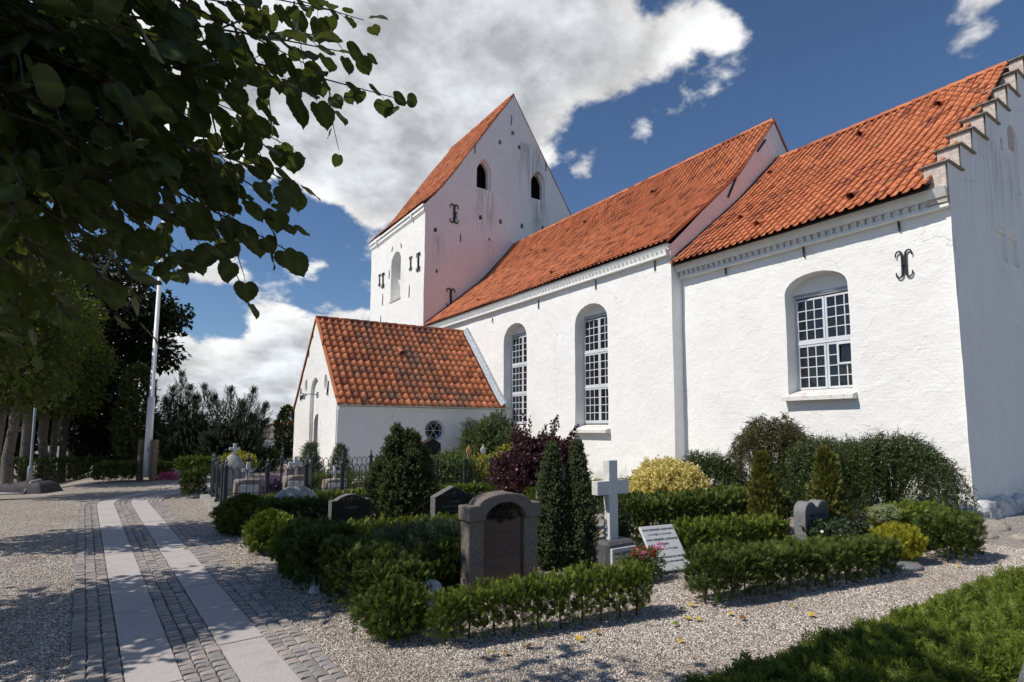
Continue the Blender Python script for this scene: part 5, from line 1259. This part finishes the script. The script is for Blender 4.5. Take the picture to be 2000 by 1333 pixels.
# dark bed of junipers
shrub('juniper_bed', (2.95, 6.15, 0), (.75, .62), .50, 'low spreading grey-green juniper left of the granite stone', 'conifer_grey', 4200, .10, NEEDLE, None, 'egg', .3, 2.2, .9, .5, seed=4)
shrub('juniper_bed', (2.75, 5.35, 0), (.55, .35), .44, 'dark low thuja mass inside the front plot', 'thuja', 3000, .08, None, None, 'egg', .25, 2.2, .8, .45, seed=5)
YW = thing('yew_bush', (3.85, 9.1, 0), 'dense dark yew bush with several pointed tops before the fence', 'shrub')
P = []; N = []; T = []
for i, (dx, dy, rr, hh) in enumerate(((-.24, -.05, .24, 1.40), (-.08, .08, .22, 1.62), (.08, -.06, .22, 1.54), (.23, .08, .22, 1.50), (-.37, .08, .22, 1.05), (.37, -.02, .22, 1.22), (.05, -.22, .28, 1.24), (-.22, -.24, .26, 1.08), (.27, -.22, .26, .98), (.0, .2, .28, 1.45), (-.12, -.30, .26, .80), (.16, -.3, .26, .72))):
    n = 1050; z = RNG.random(n)**.9; a = RNG.random(n)*6.283; L = np.array([1+.5*noise.noise(Vector((math.cos(q)*2.2, math.sin(q)*2.2, zz*7+i*3))) for q, zz in zip(a, z)]); t = 1-.4*RNG.random(n)**1.6
    rad = np.clip(1-z**2.6, 0, 1)**.75*np.minimum(1, .75+z*1.2)*L*t*rr; P.append(np.stack([dx+np.cos(a)*rad, dy+np.sin(a)*rad, .03+z*hh], 1)); N.append(np.stack([np.cos(a)*.6, np.sin(a)*.6, np.full(n, .95)], 1)); T.append(t)
P = np.concatenate(P); N = np.concatenate(N); T = np.concatenate(T)
scatter('foliage', SPRIG, P, frames(N, spread=.3), .105*RNG.uniform(.6, 1.3, len(P)), 'yew', YW, tip=np.clip((T-.6)*2.2, 0, 1)); stems(YW, [(-.2, 0)], 1.0, .03); stems(YW, [(.15, .05)], 1.0, .03)
CT = 'pair of narrow conifers beside the marble cross'
shrub('narrow_conifer', (4.20, 5.42, 0), .25, 1.40, 'narrow dark conifer, left one of the pair beside the marble cross', 'conifer_grey', 6000, .066, SPRIG, CT, 'cone', .45, 3.4, .9, .5, seed=6)
shrub('narrow_conifer', (4.49, 5.28, 0), .24, 1.44, 'narrow dark conifer, right one of the pair touching the marble cross', 'conifer_grey', 6000, .066, SPRIG, CT, 'cone', .45, 3.4, .9, .5, seed=7)
shrub('dwarf_conifer', (5.25, 5.36, 0), .15, .66, 'small dark conifer between the marble cross and the leaning slab', 'conifer_grey', 2000, .055, SPRIG, None, 'cone', .25, 3, .9, .5, seed=8)
shrub('slim_thuja', (7.80, 4.95, 0), .26, 1.25, 'slim olive thuja left of the heart-shaped stone', 'thuja_olive', 2600, .10, None, 'slim thujas by the heart stone', 'cone', .3, 3, .9, .35, seed=9)
shrub('slim_thuja', (8.62, 4.45, 0), .30, 1.30, 'slim olive thuja right of the heart-shaped stone', 'thuja_olive', 2800, .10, None, 'slim thujas by the heart stone', 'cone', .3, 3, .9, .35, seed=10)
shrub('yellow_shrub', (8.60, 7.45, 0), (.72, .66), 1.0, 'round yellow variegated shrub before the nave corner', 'yellow_leaf', 4600, .10, BROAD, None, 'egg', .16, 2.2, .6, .6, seed=11, cat='shrub')
shrub('yellow_juniper', (8.06, 3.32, 0), .27, .42, 'low golden juniper by the flat round stone', 'yellow_juniper', 1800, .085, THUJA, None, 'egg', .2, 2.4, 1.0, .35, seed=12)
shrub('rhododendron', (8.05, 3.95, 0), (.45, .30), .34, 'low dark broad-leaved shrub below the heart-shaped stone', 'rhododendron', 900, .12, BROAD, None, 'egg', .25, 2.2, .7, .5, seed=13)
g = thing('standard_tree', (8.55, 3.66, 0), 'tiny variegated standard tree with a bare stem', 'tree'); MB().tube([(0, 0, 0), (.01, 0, .22), (0, .01, .48)], [.014, .012, .012], 7).build('trunk', 'stem_brown', g, True)
P, N, t = blob(650, (0, 0, .52), (.16, .16, .09), .8, .3, 3); scatter('crown', BROAD, P, frames(N+np.array([0, 0, .4]), spread=.5), .045, 'variegated', g)
sb = shrub('smoke_bush', (7.55, 10.2, 0), (.92, .85), 1.35, 'dark purple smoke bush in front of the fence end', 'purple_leaf', 4200, .15, BROAD, None, 'egg', .25, 1.9, .6, .55, seed=14, branch_mat='twig')
P = []; Nn = []
for k in range(16):
    a = random.uniform(0, 6.28); b0 = Vector((math.cos(a)*.45, math.sin(a)*.45, .95)); b1 = b0+Vector((math.cos(a)*.25+.12, math.sin(a)*.25, random.uniform(.45, .90)))
    for i in range(11): P.append(b0.lerp(b1, i/10)); Nn.append((b1-b0).normalized())
scatter('shoot', BROAD, np.array(P), frames(np.array(Nn), spread=.25), .17, 'purple_leaf', sb)
P, N, t = blob(2600, (.30, -.15, .95), (.55, .55, .35), .5, .35, 3, seed=3); scatter('blossom', NEEDLE, P, frames(N, spread=.6), .07, 'purple_bloom', sb)
# weeping cotoneaster: arching branches hung with small leaves
def weeping(name, loc, R, H, nb, label, mat, seed, drop=1.0, squash=1.0, rot=0):
    g = thing(name, loc, label, 'shrub', 'weeping cotoneasters at the chancel wall', rot); rg = random.Random(seed); P = []; D_ = []; mb = MB()
    for k in range(nb):
        a = rg.uniform(0, 2*math.pi); rr = R*rg.uniform(.25, 1.0)**.8; hh = H*rg.uniform(.78, 1.02)*(1-.22*(rr/R)**2); zend = rg.uniform(.05, .55)*hh*(1 if drop > .5 else 1.2)
        pts = []
        for i in range(22):
            u = i/21
            if u < .45: q = u/.45; rad = rr*.55*q; z = hh*math.sin(q*math.pi/2)
            else: q = (u-.45)/.55; rad = rr*(.55+.45*math.sin(q*math.pi/2)); z = hh-(hh-zend)*q**1.7
            pts.append(Vector((math.cos(a+.12*math.sin(u*5+k))*rad, math.sin(a+.12*math.sin(u*5+k))*rad*squash, z+rg.uniform(-.01, .01))))
        if k % 3 == 0: mb.tube(pts[::3], [.012, .010, .009, .008, .006, .005, .004, .003][:len(pts[::3])], 5)
        for i in range(5, 21):
            for _ in range(3 if i > 8 else 2):
                f = rg.random(); q = pts[i].lerp(pts[i+1], f); d = (pts[i+1]-pts[i]).normalized()
                P.append(q+Vector((rg.gauss(0, .03), rg.gauss(0, .03), rg.gauss(0, .03)))); D_.append(d*.7+Vector((rg.gauss(0, .5), rg.gauss(0, .5), rg.gauss(0, .4))))
    mb.build('branch', 'twig', g, True)
    P = np.array(P); scatter('foliage', TINY, P, frames(np.array(D_), spread=.35), RNG.uniform(.10, .19, len(P)), mat, g, tip=RNG.random(len(P))*np.clip(P[:, 2]/H*1.4-.4, 0, 1))
    return g
weeping('weeping_cotoneaster', (11.05, 6.75, 0), 1.10, 1.98, 170, 'tall bronze-green weeping cotoneaster under the chancel window', 'cotoneaster_bronze', 1)
weeping('weeping_cotoneaster', (11.45, 4.75, 0), 1.2, 1.62, 210, 'wide dark weeping cotoneaster reaching the gable corner', 'cotoneaster', 2)
weeping('weeping_cotoneaster', (10.75, 5.6, 0), 1.05, 1.50, 130, 'middle green weeping cotoneaster between the tall and the wide one', 'cotoneaster', 3)
weeping('weeping_cotoneaster', (11.35, 5.75, 0), 1.15, 1.58, 120, 'green weeping cotoneaster behind the slim thujas, close to the chancel wall', 'cotoneaster', 5)
weeping('weeping_cotoneaster', (10.1, 7.75, 0), 1.0, 1.15, 120, 'low cotoneaster mound right of the yellow shrub', 'cotoneaster', 4)
shrub('spreading_yew', (11.05, 18.0, 0), (.95, .9), 1.95, 'feathery dark yew against the nave wall beside the porch', 'yew', 2600, .30, NEEDLE, None, 'egg', .45, 2.0, .5, .5, seed=16)
# inside and behind the fence
shrub('perennial_clump', (6.9, 13.2, 0), (.7, .5), .95, 'leafy green perennials behind the fence left of the ochre cross', 'garden_green', 1100, .15, BROAD, None, 'egg', .3, 2, .7, .5, seed=17)
shrub('perennial_clump', (8.2, 13.4, 0), (.9, .5), .85, 'yellow-green perennials behind the fence below the ochre cross', 'yellow_green', 1200, .14, BROAD, None, 'egg', .3, 2, .7, .5, seed=18)
shrub('perennial_clump', (10.0, 14.6, 0), (.8, .6), 1.05, 'yellow-green shrub beside the white iron cross', 'yellow_green', 1100, .16, BROAD, None, 'egg', .3, 2, .7, .5, seed=19)
shrub('low_box_edge', (4.0, 14.6, 0), (2.2, .25), .5, 'low green edging along the back of the fenced plot', 'garden_green', 1800, .10, SPRIG, None, 'egg', .2, 2, .7, .5, seed=20, stem=False)
shrub('small_spruce', (4.05, 16.0, 0), .42, 1.15, 'small blue-green spruce tip behind the fence, left of the porch door', 'conifer_grey', 900, .16, NEEDLE, 'small spruces by the porch', 'cone', .2, 2, .5, .5, seed=21)
shrub('small_spruce', (4.95, 16.2, 0), .36, 1.10, 'small blue-green spruce tip behind the fence, in front of the porch door', 'conifer_grey', 800, .15, NEEDLE, 'small spruces by the porch', 'cone', .2, 2, .5, .5, seed=22)
shrub('silver_conifer', (5.05, 13.7, 0), .30, .72, 'small silver-grey conifer inside the fence', 'conifer_grey', 900, .09, NEEDLE, None, 'cone', .2, 3, .5, .5, seed=23)
shrub('lavender', (2.75, 13.6, 0), (.4, .25), .45, 'lavender clump between the white crosses', 'lavender', 450, .22, NEEDLE, None, 'egg', .3, 3, 1.2, .25, seed=24, stem=False)
# flowers
g = thing('flower_bowl', (4.74, 4.46, 0), 'red and pink geraniums in front of the marble cross', 'flowers')
P, N, t = blob(320, (0, 0, .16), (.22, .14, .14), .7, .3, 3); scatter('leaves', BROAD, P, frames(N+np.array([0, 0, .6]), spread=.4), .07, 'garden_green', g)
for m_, c_ in (('flower_red', [(-.13, 0, .31), (.0, .03, .33), (.12, -.02, .30), (.05, -.06, .29)]), ('flower_pink', [(-.08, -.06, .29), (.21, .02, .32), (.30, .03, .33)])):
    for c in c_:
        P, N, t = blob(46, c, (.035, .035, .03), .5, .2, 3); scatter('blossom', LEAF, P, frames(N, spread=.3), .028, m_, g)
g = thing('flower_bowl', (.98, 21.15, 0), 'magenta flowers at the foot of a grey stone beside the flagpole', 'flowers'); P, N, t = blob(420, (0, 0, .09), (.34, .2, .13), .5, .3, 3); scatter('blossom', LEAF, P, frames(N+np.array([0, 0, .5])), .06, 'flower_pink', g)
g = rock('field_stone', (1.08, 21.75, .05), (.34, .22, .26), 44, 'granite_grey', None, .15, 3); tag(g, 'low grey gravestone boulder behind the magenta flowers', 'stone')
# far hedges and trees
BH = 'clipped hedges at the end of the path'
hedge('box_hedge', (-.80, 21.5), (.10, 21.05), .8, .52, 'clipped hedge block left of the flagpole', 'thuja', 520, .115, group=BH)
hedge('box_hedge', (.60, 21.7), (1.00, 21.4), .5, .48, 'clipped hedge piece right of the flagpole', 'thuja', 520, .115, group=BH)
hedge('box_hedge', (1.35, 22.8), (3.1, 21.9), .6, .58, 'clipped hedge right of the magenta flowers', 'thuja_light', 460, .115, group=BH)
hedge('box_hedge', (1.05, 15.55), (1.45, 15.35), .42, .60, 'clipped hedge cube at the left of the fence', 'thuja', 900, .09, group=BH)
hedge('box_hedge', (-6.0, 25.2), (-.55, 24.6), .7, .55, 'long dark hedge behind the lime trunks', 'cypress', 350, .14, group=BH, z0=-.2)
shrub('columnar_conifer', (.05, 24.6, 0), .62, 3.85, 'tall dark columnar conifer behind the flagpole', 'cypress', 3600, .20, THUJA, 'columnar conifers', 'col', .16, 1.6, .9, .35, seed=30, cat='tree')
shrub('columnar_conifer', (3.95, 24.5, 0), .45, 2.05, 'low dark cypress left of the far white house', 'cypress', 2600, .17, THUJA, 'columnar conifers', 'cone', .2, 1.6, .9, .35, seed=31, cat='tree')
shrub('columnar_conifer', (6.70, 31.2, 0), .60, 2.75, 'dark cypress touching the porch, right of the far white house', 'cypress', 2800, .18, THUJA, 'columnar conifers', 'col', .16, 1.6, .9, .35, seed=32, cat='tree')
shrub('yellow_green_shrub', (1.50, 26.2, 0), (1.2, .9), 1.0, 'yellow-green shrub behind the black stone near the flagpole', 'yellow_green', 1500, .19, BROAD, None, 'egg', .25, 1.6, .6, .5, seed=33)
shrub('dark_shrub', (4.35, 23.6, 0), (.45, .4), .75, 'dark round shrub below the far house', 'cypress', 1200, .16, BROAD, None, 'egg', .25, 1.6, .6, .5, seed=34)
shrub('yellow_green_shrub', (3.0, 21.3, 0), (.5, .4), .75, 'small yellow-green shrub left of the fence back corner', 'yellow_green', 700, .14, BROAD, None, 'egg', .25, 1.6, .6, .5, seed=35)
def spreading(loc, tips, label, mat='conifer_dark', seed=0):
    """conifer with long upswept arms; tips in local coordinates"""
    g = thing('spreading_conifer', loc, label, 'tree'); P = []; D_ = []; T = []; mb = MB(); rg = random.Random(seed)
    for tp in tips:
        tp = Vector(tp); b = Vector((tp.x*.12, tp.y*.12, .25)); mid = Vector((tp.x*.55, tp.y*.55, tp.z*.42)); pts = [b.lerp(mid, u).lerp(mid.lerp(tp, u), u) for u in [i/16 for i in range(17)]]
        mb.tube([Vector((0, 0, 0))]+pts[::4], [.09, .06, .045, .03, .018, .006], 6)
        for i in range(3, 17):
            w_ = .34*(1-(i/16)**2.2)+.05
            for _ in range(32):
                o_ = Vector((rg.gauss(0, w_), rg.gauss(0, w_), rg.gauss(0, w_*.7))); P.append(pts[i]+o_); D_.append((pts[min(i+1, 16)]-pts[i-1]).normalized()*1.2+o_*.8+Vector((0, 0, .2))); T.append(rg.random()*.9)
    mb.build('trunk', 'twig', g, True); P = np.array(P); scatter('crown', NEEDLE, P, frames(np.array(D_), spread=.25), RNG.uniform(.16, .28, len(P)), mat, g, tip=np.array(T)*.6); return g
spreading((3.1, 23.5, 0), [(.55, -.6, 2.95), (-.15, -.2, 2.98), (.95, -.8, 2.4), (-.95, .5, 3.10), (-.6, .2, 2.7), (.2, -.4, 2.5), (1.0, -.5, 1.8), (-1.2, .3, 2.0), (.4, .6, 2.4), (-.4, -.6, 1.6), (.5, -.9, 1.5), (-.9, -.5, 1.3)], 'wide dark conifer with upswept arms left of the far house', 'conifer_dark', 1)
spreading((1.45, 24.4, 0), [(-.05, -.1, 3.55), (-.5, .1, 2.6), (.45, -.2, 2.7), (-.7, -.2, 1.9), (.7, .3, 2.0), (.1, .4, 2.3), (0, -.5, 1.7), (-.3, .2, 3.0), (.25, 0, 3.05)], 'conifer with pale tips just right of the flagpole', 'conifer_grey', 2)
def tree(name, loc, trunk_r, trunk_h, blobs, n, size, label, mat, group=None, proto=None, bark='bark', limbs=9, lean=(0, 0), spread=.7, seed=0):
    g = thing(name, loc, label, 'tree', group); rg = random.Random(seed); mb = MB()
    top = Vector((lean[0], lean[1], trunk_h)); m1 = Vector((lean[0]*.2+rg.gauss(0, .03), lean[1]*.2, trunk_h*.35)); m2 = Vector((lean[0]*.6+rg.gauss(0, .03), lean[1]*.6, trunk_h*.7))
    mb.tube([(0, 0, -.3), (0, 0, .03), m1, m2, top, top+Vector((0, 0, .5))], [trunk_r*1.35, trunk_r*1.18, trunk_r*.98, trunk_r*.92, trunk_r*1.02, trunk_r*.5], 12); mb.build('trunk', bark, g, True)
    lm_ = MB()
    for k in range(limbs):
        c, r = blobs[k % len(blobs)]; a = k*2.4; e = Vector(c)+Vector((math.cos(a)*r[0]*.7, math.sin(a)*r[1]*.7, r[2]*rg.uniform(-.1, .6)))
        lm_.tube([top-Vector((0, 0, .1)), top.lerp(e, .4)+Vector((0, 0, .25)), e], [trunk_r*.42, trunk_r*.26, trunk_r*.07], 7)
    lm_.build('limb', 'twig', g, True)
    vol = np.array([r[0]*r[1]+r[0]*r[2]+r[1]*r[2] for c, r in blobs]); P = []; N = []; T = []
    for i, ((c, r), k) in enumerate(zip(blobs, (vol/vol.sum()*n).astype(int))):
        p, q, t = blob(k, c, r, .75, .30, 1.6, seed=seed+i*1.7); P.append(p); N.append(q); T.append(t)
    P = np.concatenate(P); N = np.concatenate(N); T = np.concatenate(T); N = N*.5+np.array([0, 0, -.45])
    scatter('crown', proto or LEAF, P, frames(N, spread=spread), size*RNG.uniform(.7, 1.25, len(P)), mat, g, tip=T*0); return g
AV = 'pollarded lime trees of the avenue'
LB = [((0, 0, 3.5), (1.3, 1.20, 1.5)), ((.35, -.3, 2.75), (1.05, .95, .75)), ((-.4, .3, 2.8), (1.0, .95, .8)), ((.1, .2, 4.8), (1.2, 1.15, 1.2)), ((.2, -.1, 5.9), (1.0, 1.1, 1.0)), ((.7, .1, 4.0), (1.0, 1.0, .9))]
for i, (x, y, tr_, lab) in enumerate(((-2.55, 6.95, .15, 'lime tree beside the path whose shade crosses the near slabs'), (-2.65, 10.95, .15, 'lime tree beside the path whose shade reaches the lone thuja'), (-2.66, 17.4, .14, 'lime trunk at the left picture edge, nearest of the avenue'),
        (-2.84, 21.0, .13, 'second lime trunk of the avenue, thick and straight'), (-3.0, 25.1, .145, 'third lime trunk, left of the thin metal post'), (-2.62, 26.0, .145, 'fourth lime trunk, right of the thin metal post'),
        (-2.38, 26.5, .13, 'fifth lime trunk of the avenue'), (-2.22, 27.9, .125, 'sixth lime trunk, forked under its crown'), (-2.15, 29.9, .12, 'last slim lime trunk of the avenue'))):
    near = y < 12
    tree('lime_tree', (x, y, ground_z(x, y)), tr_, 2.1 if y < 19 else 2.5, [((c[0], c[1], c[2]+(0 if y < 19 else .45)), r) for c, r in LB]+([((-.2, -1.15, 2.4), (1.05, .95, .55)), ((-.2, -.6, 3.0), (1, .9, .7))] if y < 8 else []), 9500 if near else 7000 if y < 24 else 3600, .150 if y < 19 else .17, lab, 'lime_leaf_backlit', AV, lean=(random.uniform(-.05, .12), random.uniform(-.1, .1)), seed=i*3.1)
WB = 'dark trees behind the avenue'
tree('dark_tree', (-1.9, 31.5, -.6), .35, 3.4, [((0, 0, 6), (2.6, 2.4, 2.6)), ((1.6, -1.0, 7.2), (2.0, 1.6, 1.7)), ((2.6, -1.6, 7.4), (1.3, 1.2, .8)), ((2.3, -1.2, 5.6), (1.5, 1.2, .9)), ((.3, 0, 9.2), (2.0, 2, 1.9)), ((-2, 0, 7), (2, 2, 3))], 17000, .25, 'tall dark broadleaf tree whose boughs reach past the flagpole', 'tree_dark', WB, seed=41)
tree('dark_tree', (-4.6, 33.0, -.7), .3, 2.4, [((0, 0, 5), (3, 2.5, 3.6)), ((1.5, -.5, 3.2), (2, 1.6, 1.8))], 9000, .28, 'dark broadleaf tree filling the gap behind the lime trunks', 'tree_dark', WB, seed=42)
tree('dark_tree', (-1.0, 28.6, -.3), .2, 1.4, [((0, 0, 2.6), (1.2, 1.0, 2.1)), ((.2, 0, 1.2), (1.1, .9, 1.0))], 5500, .22, 'dark bushy tree left of the columnar conifer', 'tree_dark', WB, seed=43)
tree('dark_tree', (-5.5, 28.0, -.5), .25, 1.8, [((0, 0, 3.2), (2, 2, 2.6)), ((1, 0, 1.8), (1.8, 1.5, 1.4))], 4200, .22, 'dark tree at the left edge behind the second lime trunk', 'tree_dark', WB, seed=44)
tree('dark_tree', (.9, 30.5, -.1), .2, 1.2, [((0, 0, 1.5), (1.6, 1.0, 1.3)), ((2.4, .5, 1.3), (1.6, 1.0, 1.1))], 3600, .18, 'dark shrubby tree closing the view behind the yellow-green shrub', 'tree_dark', WB, seed=45)
shrub('garden_hedge', (8.6, 46, -2.4), (3.2, 1.2), 1.5, 'green garden bushes below the far house', 'garden_green', 1200, .25, BROAD, None, 'egg', .3, 1, .6, .5, seed=46)
# ------------------------------------------------------------------ the near lime tree whose leaves hang into the picture
NT_ = thing('lime_tree', (-1.75, 2.3, 0), 'near lime tree with large leaves hanging into the upper left corner', 'tree', AV)
MB().tube([(0, 0, -.2), (0, 0, .05), (.02, .02, 1.0), (-.02, .05, 1.9), (.03, .05, 2.4), (.05, .1, 3.0)], [.21, .18, .155, .15, .17, .09], 14).build('trunk', 'bark', NT_, True)
O = Vector((-1.75, 2.3, 0)); tw = MB(); LP = []; LD = []; TWL = []
# ends of the hanging twigs, as places in the world (metres)
TIPS = TIP_LIST
rg = random.Random(21)
for tp in TIPS:
    e = Vector(tp)-O+Vector((0, 0, .09 if tp[2] < 2.45 else .03)); st_ = Vector((.05, .08, 2.3+rg.uniform(.2, 1.0))); mid = st_.lerp(e, .5)+Vector((0, 0, .16+.06*rg.random()))
    pts = [st_.lerp(mid, u).lerp(mid.lerp(e, u), u) for u in [i/28 for i in range(29)]]
    tw.tube(pts[::4], [.020, .016, .012, .009, .007, .005, .0035, .002], 6)
    for i in range(6, 29):
        sd = (pts[i]-pts[i-1]).normalized(); lat = sd.cross(Vector((0, 0, 1))).normalized()
        for sgn in (1, -1):
            b = pts[i]+Vector((rg.gauss(0, .015), rg.gauss(0, .015), rg.gauss(0, .015)))
            d = (sd*.55+lat*sgn*rg.uniform(.5, 1.0)+Vector((0, 0, -rg.uniform(.15, .8)))).normalized()
            LP.append(b); LD.append(d); TWL.append(1)
        if i % 3 == 0 and i < 26:      # side twig
            a = lat*rg.choice((-1, 1)); q = [pts[i]+(sd*.5+a*.8).normalized()*.09*k+Vector((rg.gauss(0, .012), rg.gauss(0, .012), -.012*k*k)) for k in range(5)]
            tw.tube(q, [.005, .004, .003, .0022, .0015], 5)
            for k in range(1, 5):
                d = (sd*.4+a*.6+Vector((rg.gauss(0, .5), rg.gauss(0, .5), -rg.uniform(.1, .9)))).normalized(); LP.append(q[k]); LD.append(d); TWL.append(1)
tw.build('twig', 'twig', NT_, True)
# the body of the crown between the twigs and the trunk
for c, r, k in (((-.55, .9, 3.05), (.85, .9, .95), 900), ((.35, .9, 3.35), (.9, .75, .8), 850), ((1.0, .45, 3.3), (.75, .65, .55), 520), ((-.9, -.3, 3.3), (.9, 1.0, 1.0), 450), ((1.05, 1.4, 3.6), (.65, .6, .55), 200)):
    p_, n_, t_ = blob(k, c, r, .85, .25, 2, seed=c[0]*9)
    for a, b in zip(p_, n_):
        if (Vector(a)+O-Vector((0, 0, EYE))).length < 1.35: continue
        d = (Vector(b)*.5+Vector((rg.gauss(0, .45), rg.gauss(0, .45), -.75))).normalized(); LP.append(Vector(a)); LD.append(d); TWL.append(0)
LP = np.array([tuple(p) for p in LP]); LD = np.array([tuple(d) for d in LD]); nL = len(LP)
FR = frames(LD, spread=.22); 
# blades roughly face up/down: turn the normal towards vertical
for i in range(nL):
    y = Vector(FR[i, :, 1]); z = (Vector((rg.gauss(0, .6), rg.gauss(0, .6), 1))); z = (z-y*z.dot(y)).normalized(); x = y.cross(z); FR[i] = np.array([tuple(x), tuple(y), tuple(z)]).T
SZ = RNG.uniform(.050, .100, nL); LP = LP+FR[:, :, 1]*(SZ*.39)[:, None]*np.array(TWL)[:, None]
scr = []
for i in range(nL):
    P = Vector(LP[i])+O; d = P-Vector((0, 0, EYE)); z = d.dot(FW); u, v = (d.dot(RT)/z*1099+1000, 740-d.dot(UP)/z*1099) if z > .3 else (-999, 0)
    fc = abs(Vector(FR[i, :, 2]).dot(d.normalized()))+.25
    scr.append(SZ[i]/z*fc if z > .3 and -60 < u < 900 and -60 < v < 760 else 0)
big = set(np.argsort(-np.array(scr))[:300].tolist())
lme = []
for k in range(3):
    V, F = LIME; V = V.copy(); V[:, 2] += (k-1)*.10*V[:, 0]**2*3+.05*(k-1)*V[:, 1]**2; mb = MB(); mb.add([tuple(v) for v in V], [tuple(f) for f in F]); me = mb.mesh('leaf', True, False); at = me.attributes.new('vein', 'FLOAT', 'POINT'); at.data.foreach_set('value', 1-np.clip(np.abs(V[:, 0])/.25, 0, 1)); me.materials.append(MATS['lime_leaf_shaded']); lme.append(me)
for i in big:
    o = link('leaf', lme[i % 3], None, NT_); Mx = Matrix(FR[i].tolist()).to_4x4() @ Matrix.Scale(float(SZ[i]), 4); Mx.translation = Vector(LP[i]); o.matrix_local = Mx
unseen = np.array([i for i in range(nL) if i not in big and scr[i] == 0]); scatter('outer_crown', LEAF, LP[unseen], FR[unseen], SZ[unseen]*1.1, 'lime_leaf_shaded', NT_, kind='stuff', tip=np.zeros(len(unseen)))
rest = np.array([i for i in range(nL) if i not in big and scr[i] > 0]); scatter('crown', LIME, LP[rest], FR[rest], SZ[rest], 'lime_leaf_shaded', NT_, True, 'stuff', tip=np.zeros(len(rest)))
P, N, t = blob(2400, (.05, -.55, 4.3), (1.25, 1.05, .8), .8, .25, 2, seed=77); scatter('upper_crown', LEAF, P, frames(N*.4+np.array([0, 0, -.4]), spread=.7), .15, 'lime_leaf_shaded', NT_, kind='stuff')
# ------------------------------------------------------------------ fallen leaves
FL = MB(); V, F = LIME; fme = {}
for mname in ('fallen_yellow', 'fallen_brown', 'fallen_green'):
    Vv = V.copy(); Vv[:, 2] = .10*np.sin(Vv[:, 1]*3)+.35*Vv[:, 0]**2+.02; mb = MB(); mb.add([tuple(v) for v in Vv], [tuple(f) for f in F]); me = mb.mesh('fallen_leaf', True, False); me.materials.append(MATS[mname]); fme[mname] = me
LCOUNT = {}; LANDMARKS = [(2.3, 3.7, 'below the left end of the front hedge'), (3.1, 3.55, 'below the middle of the front hedge'), (3.95, 3.4, 'at the right end of the front hedge'), (4.6, 3.4, 'at the left end of the long hedge'), (5.3, 3.2, 'below the middle of the long hedge'), (6.6, 3.2, 'below the right part of the long hedge'),
    (8.1, 3.0, 'by the golden juniper'), (3.6, 2.9, 'between the long hedge and the clipped near hedge'), (4.9, 2.85, 'by the clipped near hedge'), (1.75, 4.3, 'under the nearest path shrub'), (1.65, 5.1, 'under the tall dark path shrub'), (1.55, 7.5, 'beside the lone path shrub'), (.7, 8.9, 'or setts where the tree shade ends'), (.85, 11.6, 'between the path and the fence'), (-1.2, 10.2, 'left of the path')]
for i, (x, y, c) in enumerate(FALLEN):
    o = link('fallen_leaf', fme[('fallen_yellow', 'fallen_brown', 'fallen_green')[c]]); o.location = (x, y, .026); o.rotation_euler = (random.gauss(0, .15), random.gauss(0, .2), random.uniform(0, 6.28)); o.scale = (random.uniform(.038, .060),)*3
    near = min(((math.hypot(x-nx, y-ny), nm) for nx, ny, nm in LANDMARKS))[1]; k_ = (c, near); LCOUNT[k_] = LCOUNT.get(k_, 0)+1
    sz_ = ('', 'second ', 'third ', 'fourth ', 'fifth ', 'sixth ', 'seventh ')[min(6, LCOUNT[k_]-1)]
    tag(o, sz_+('dry yellow leaf on the gravel ', 'curled brown leaf on the gravel ', 'fresh green leaf on the gravel ')[c]+near, 'leaf', ('fallen yellow leaves', 'fallen brown leaves', 'fallen green leaves')[c])
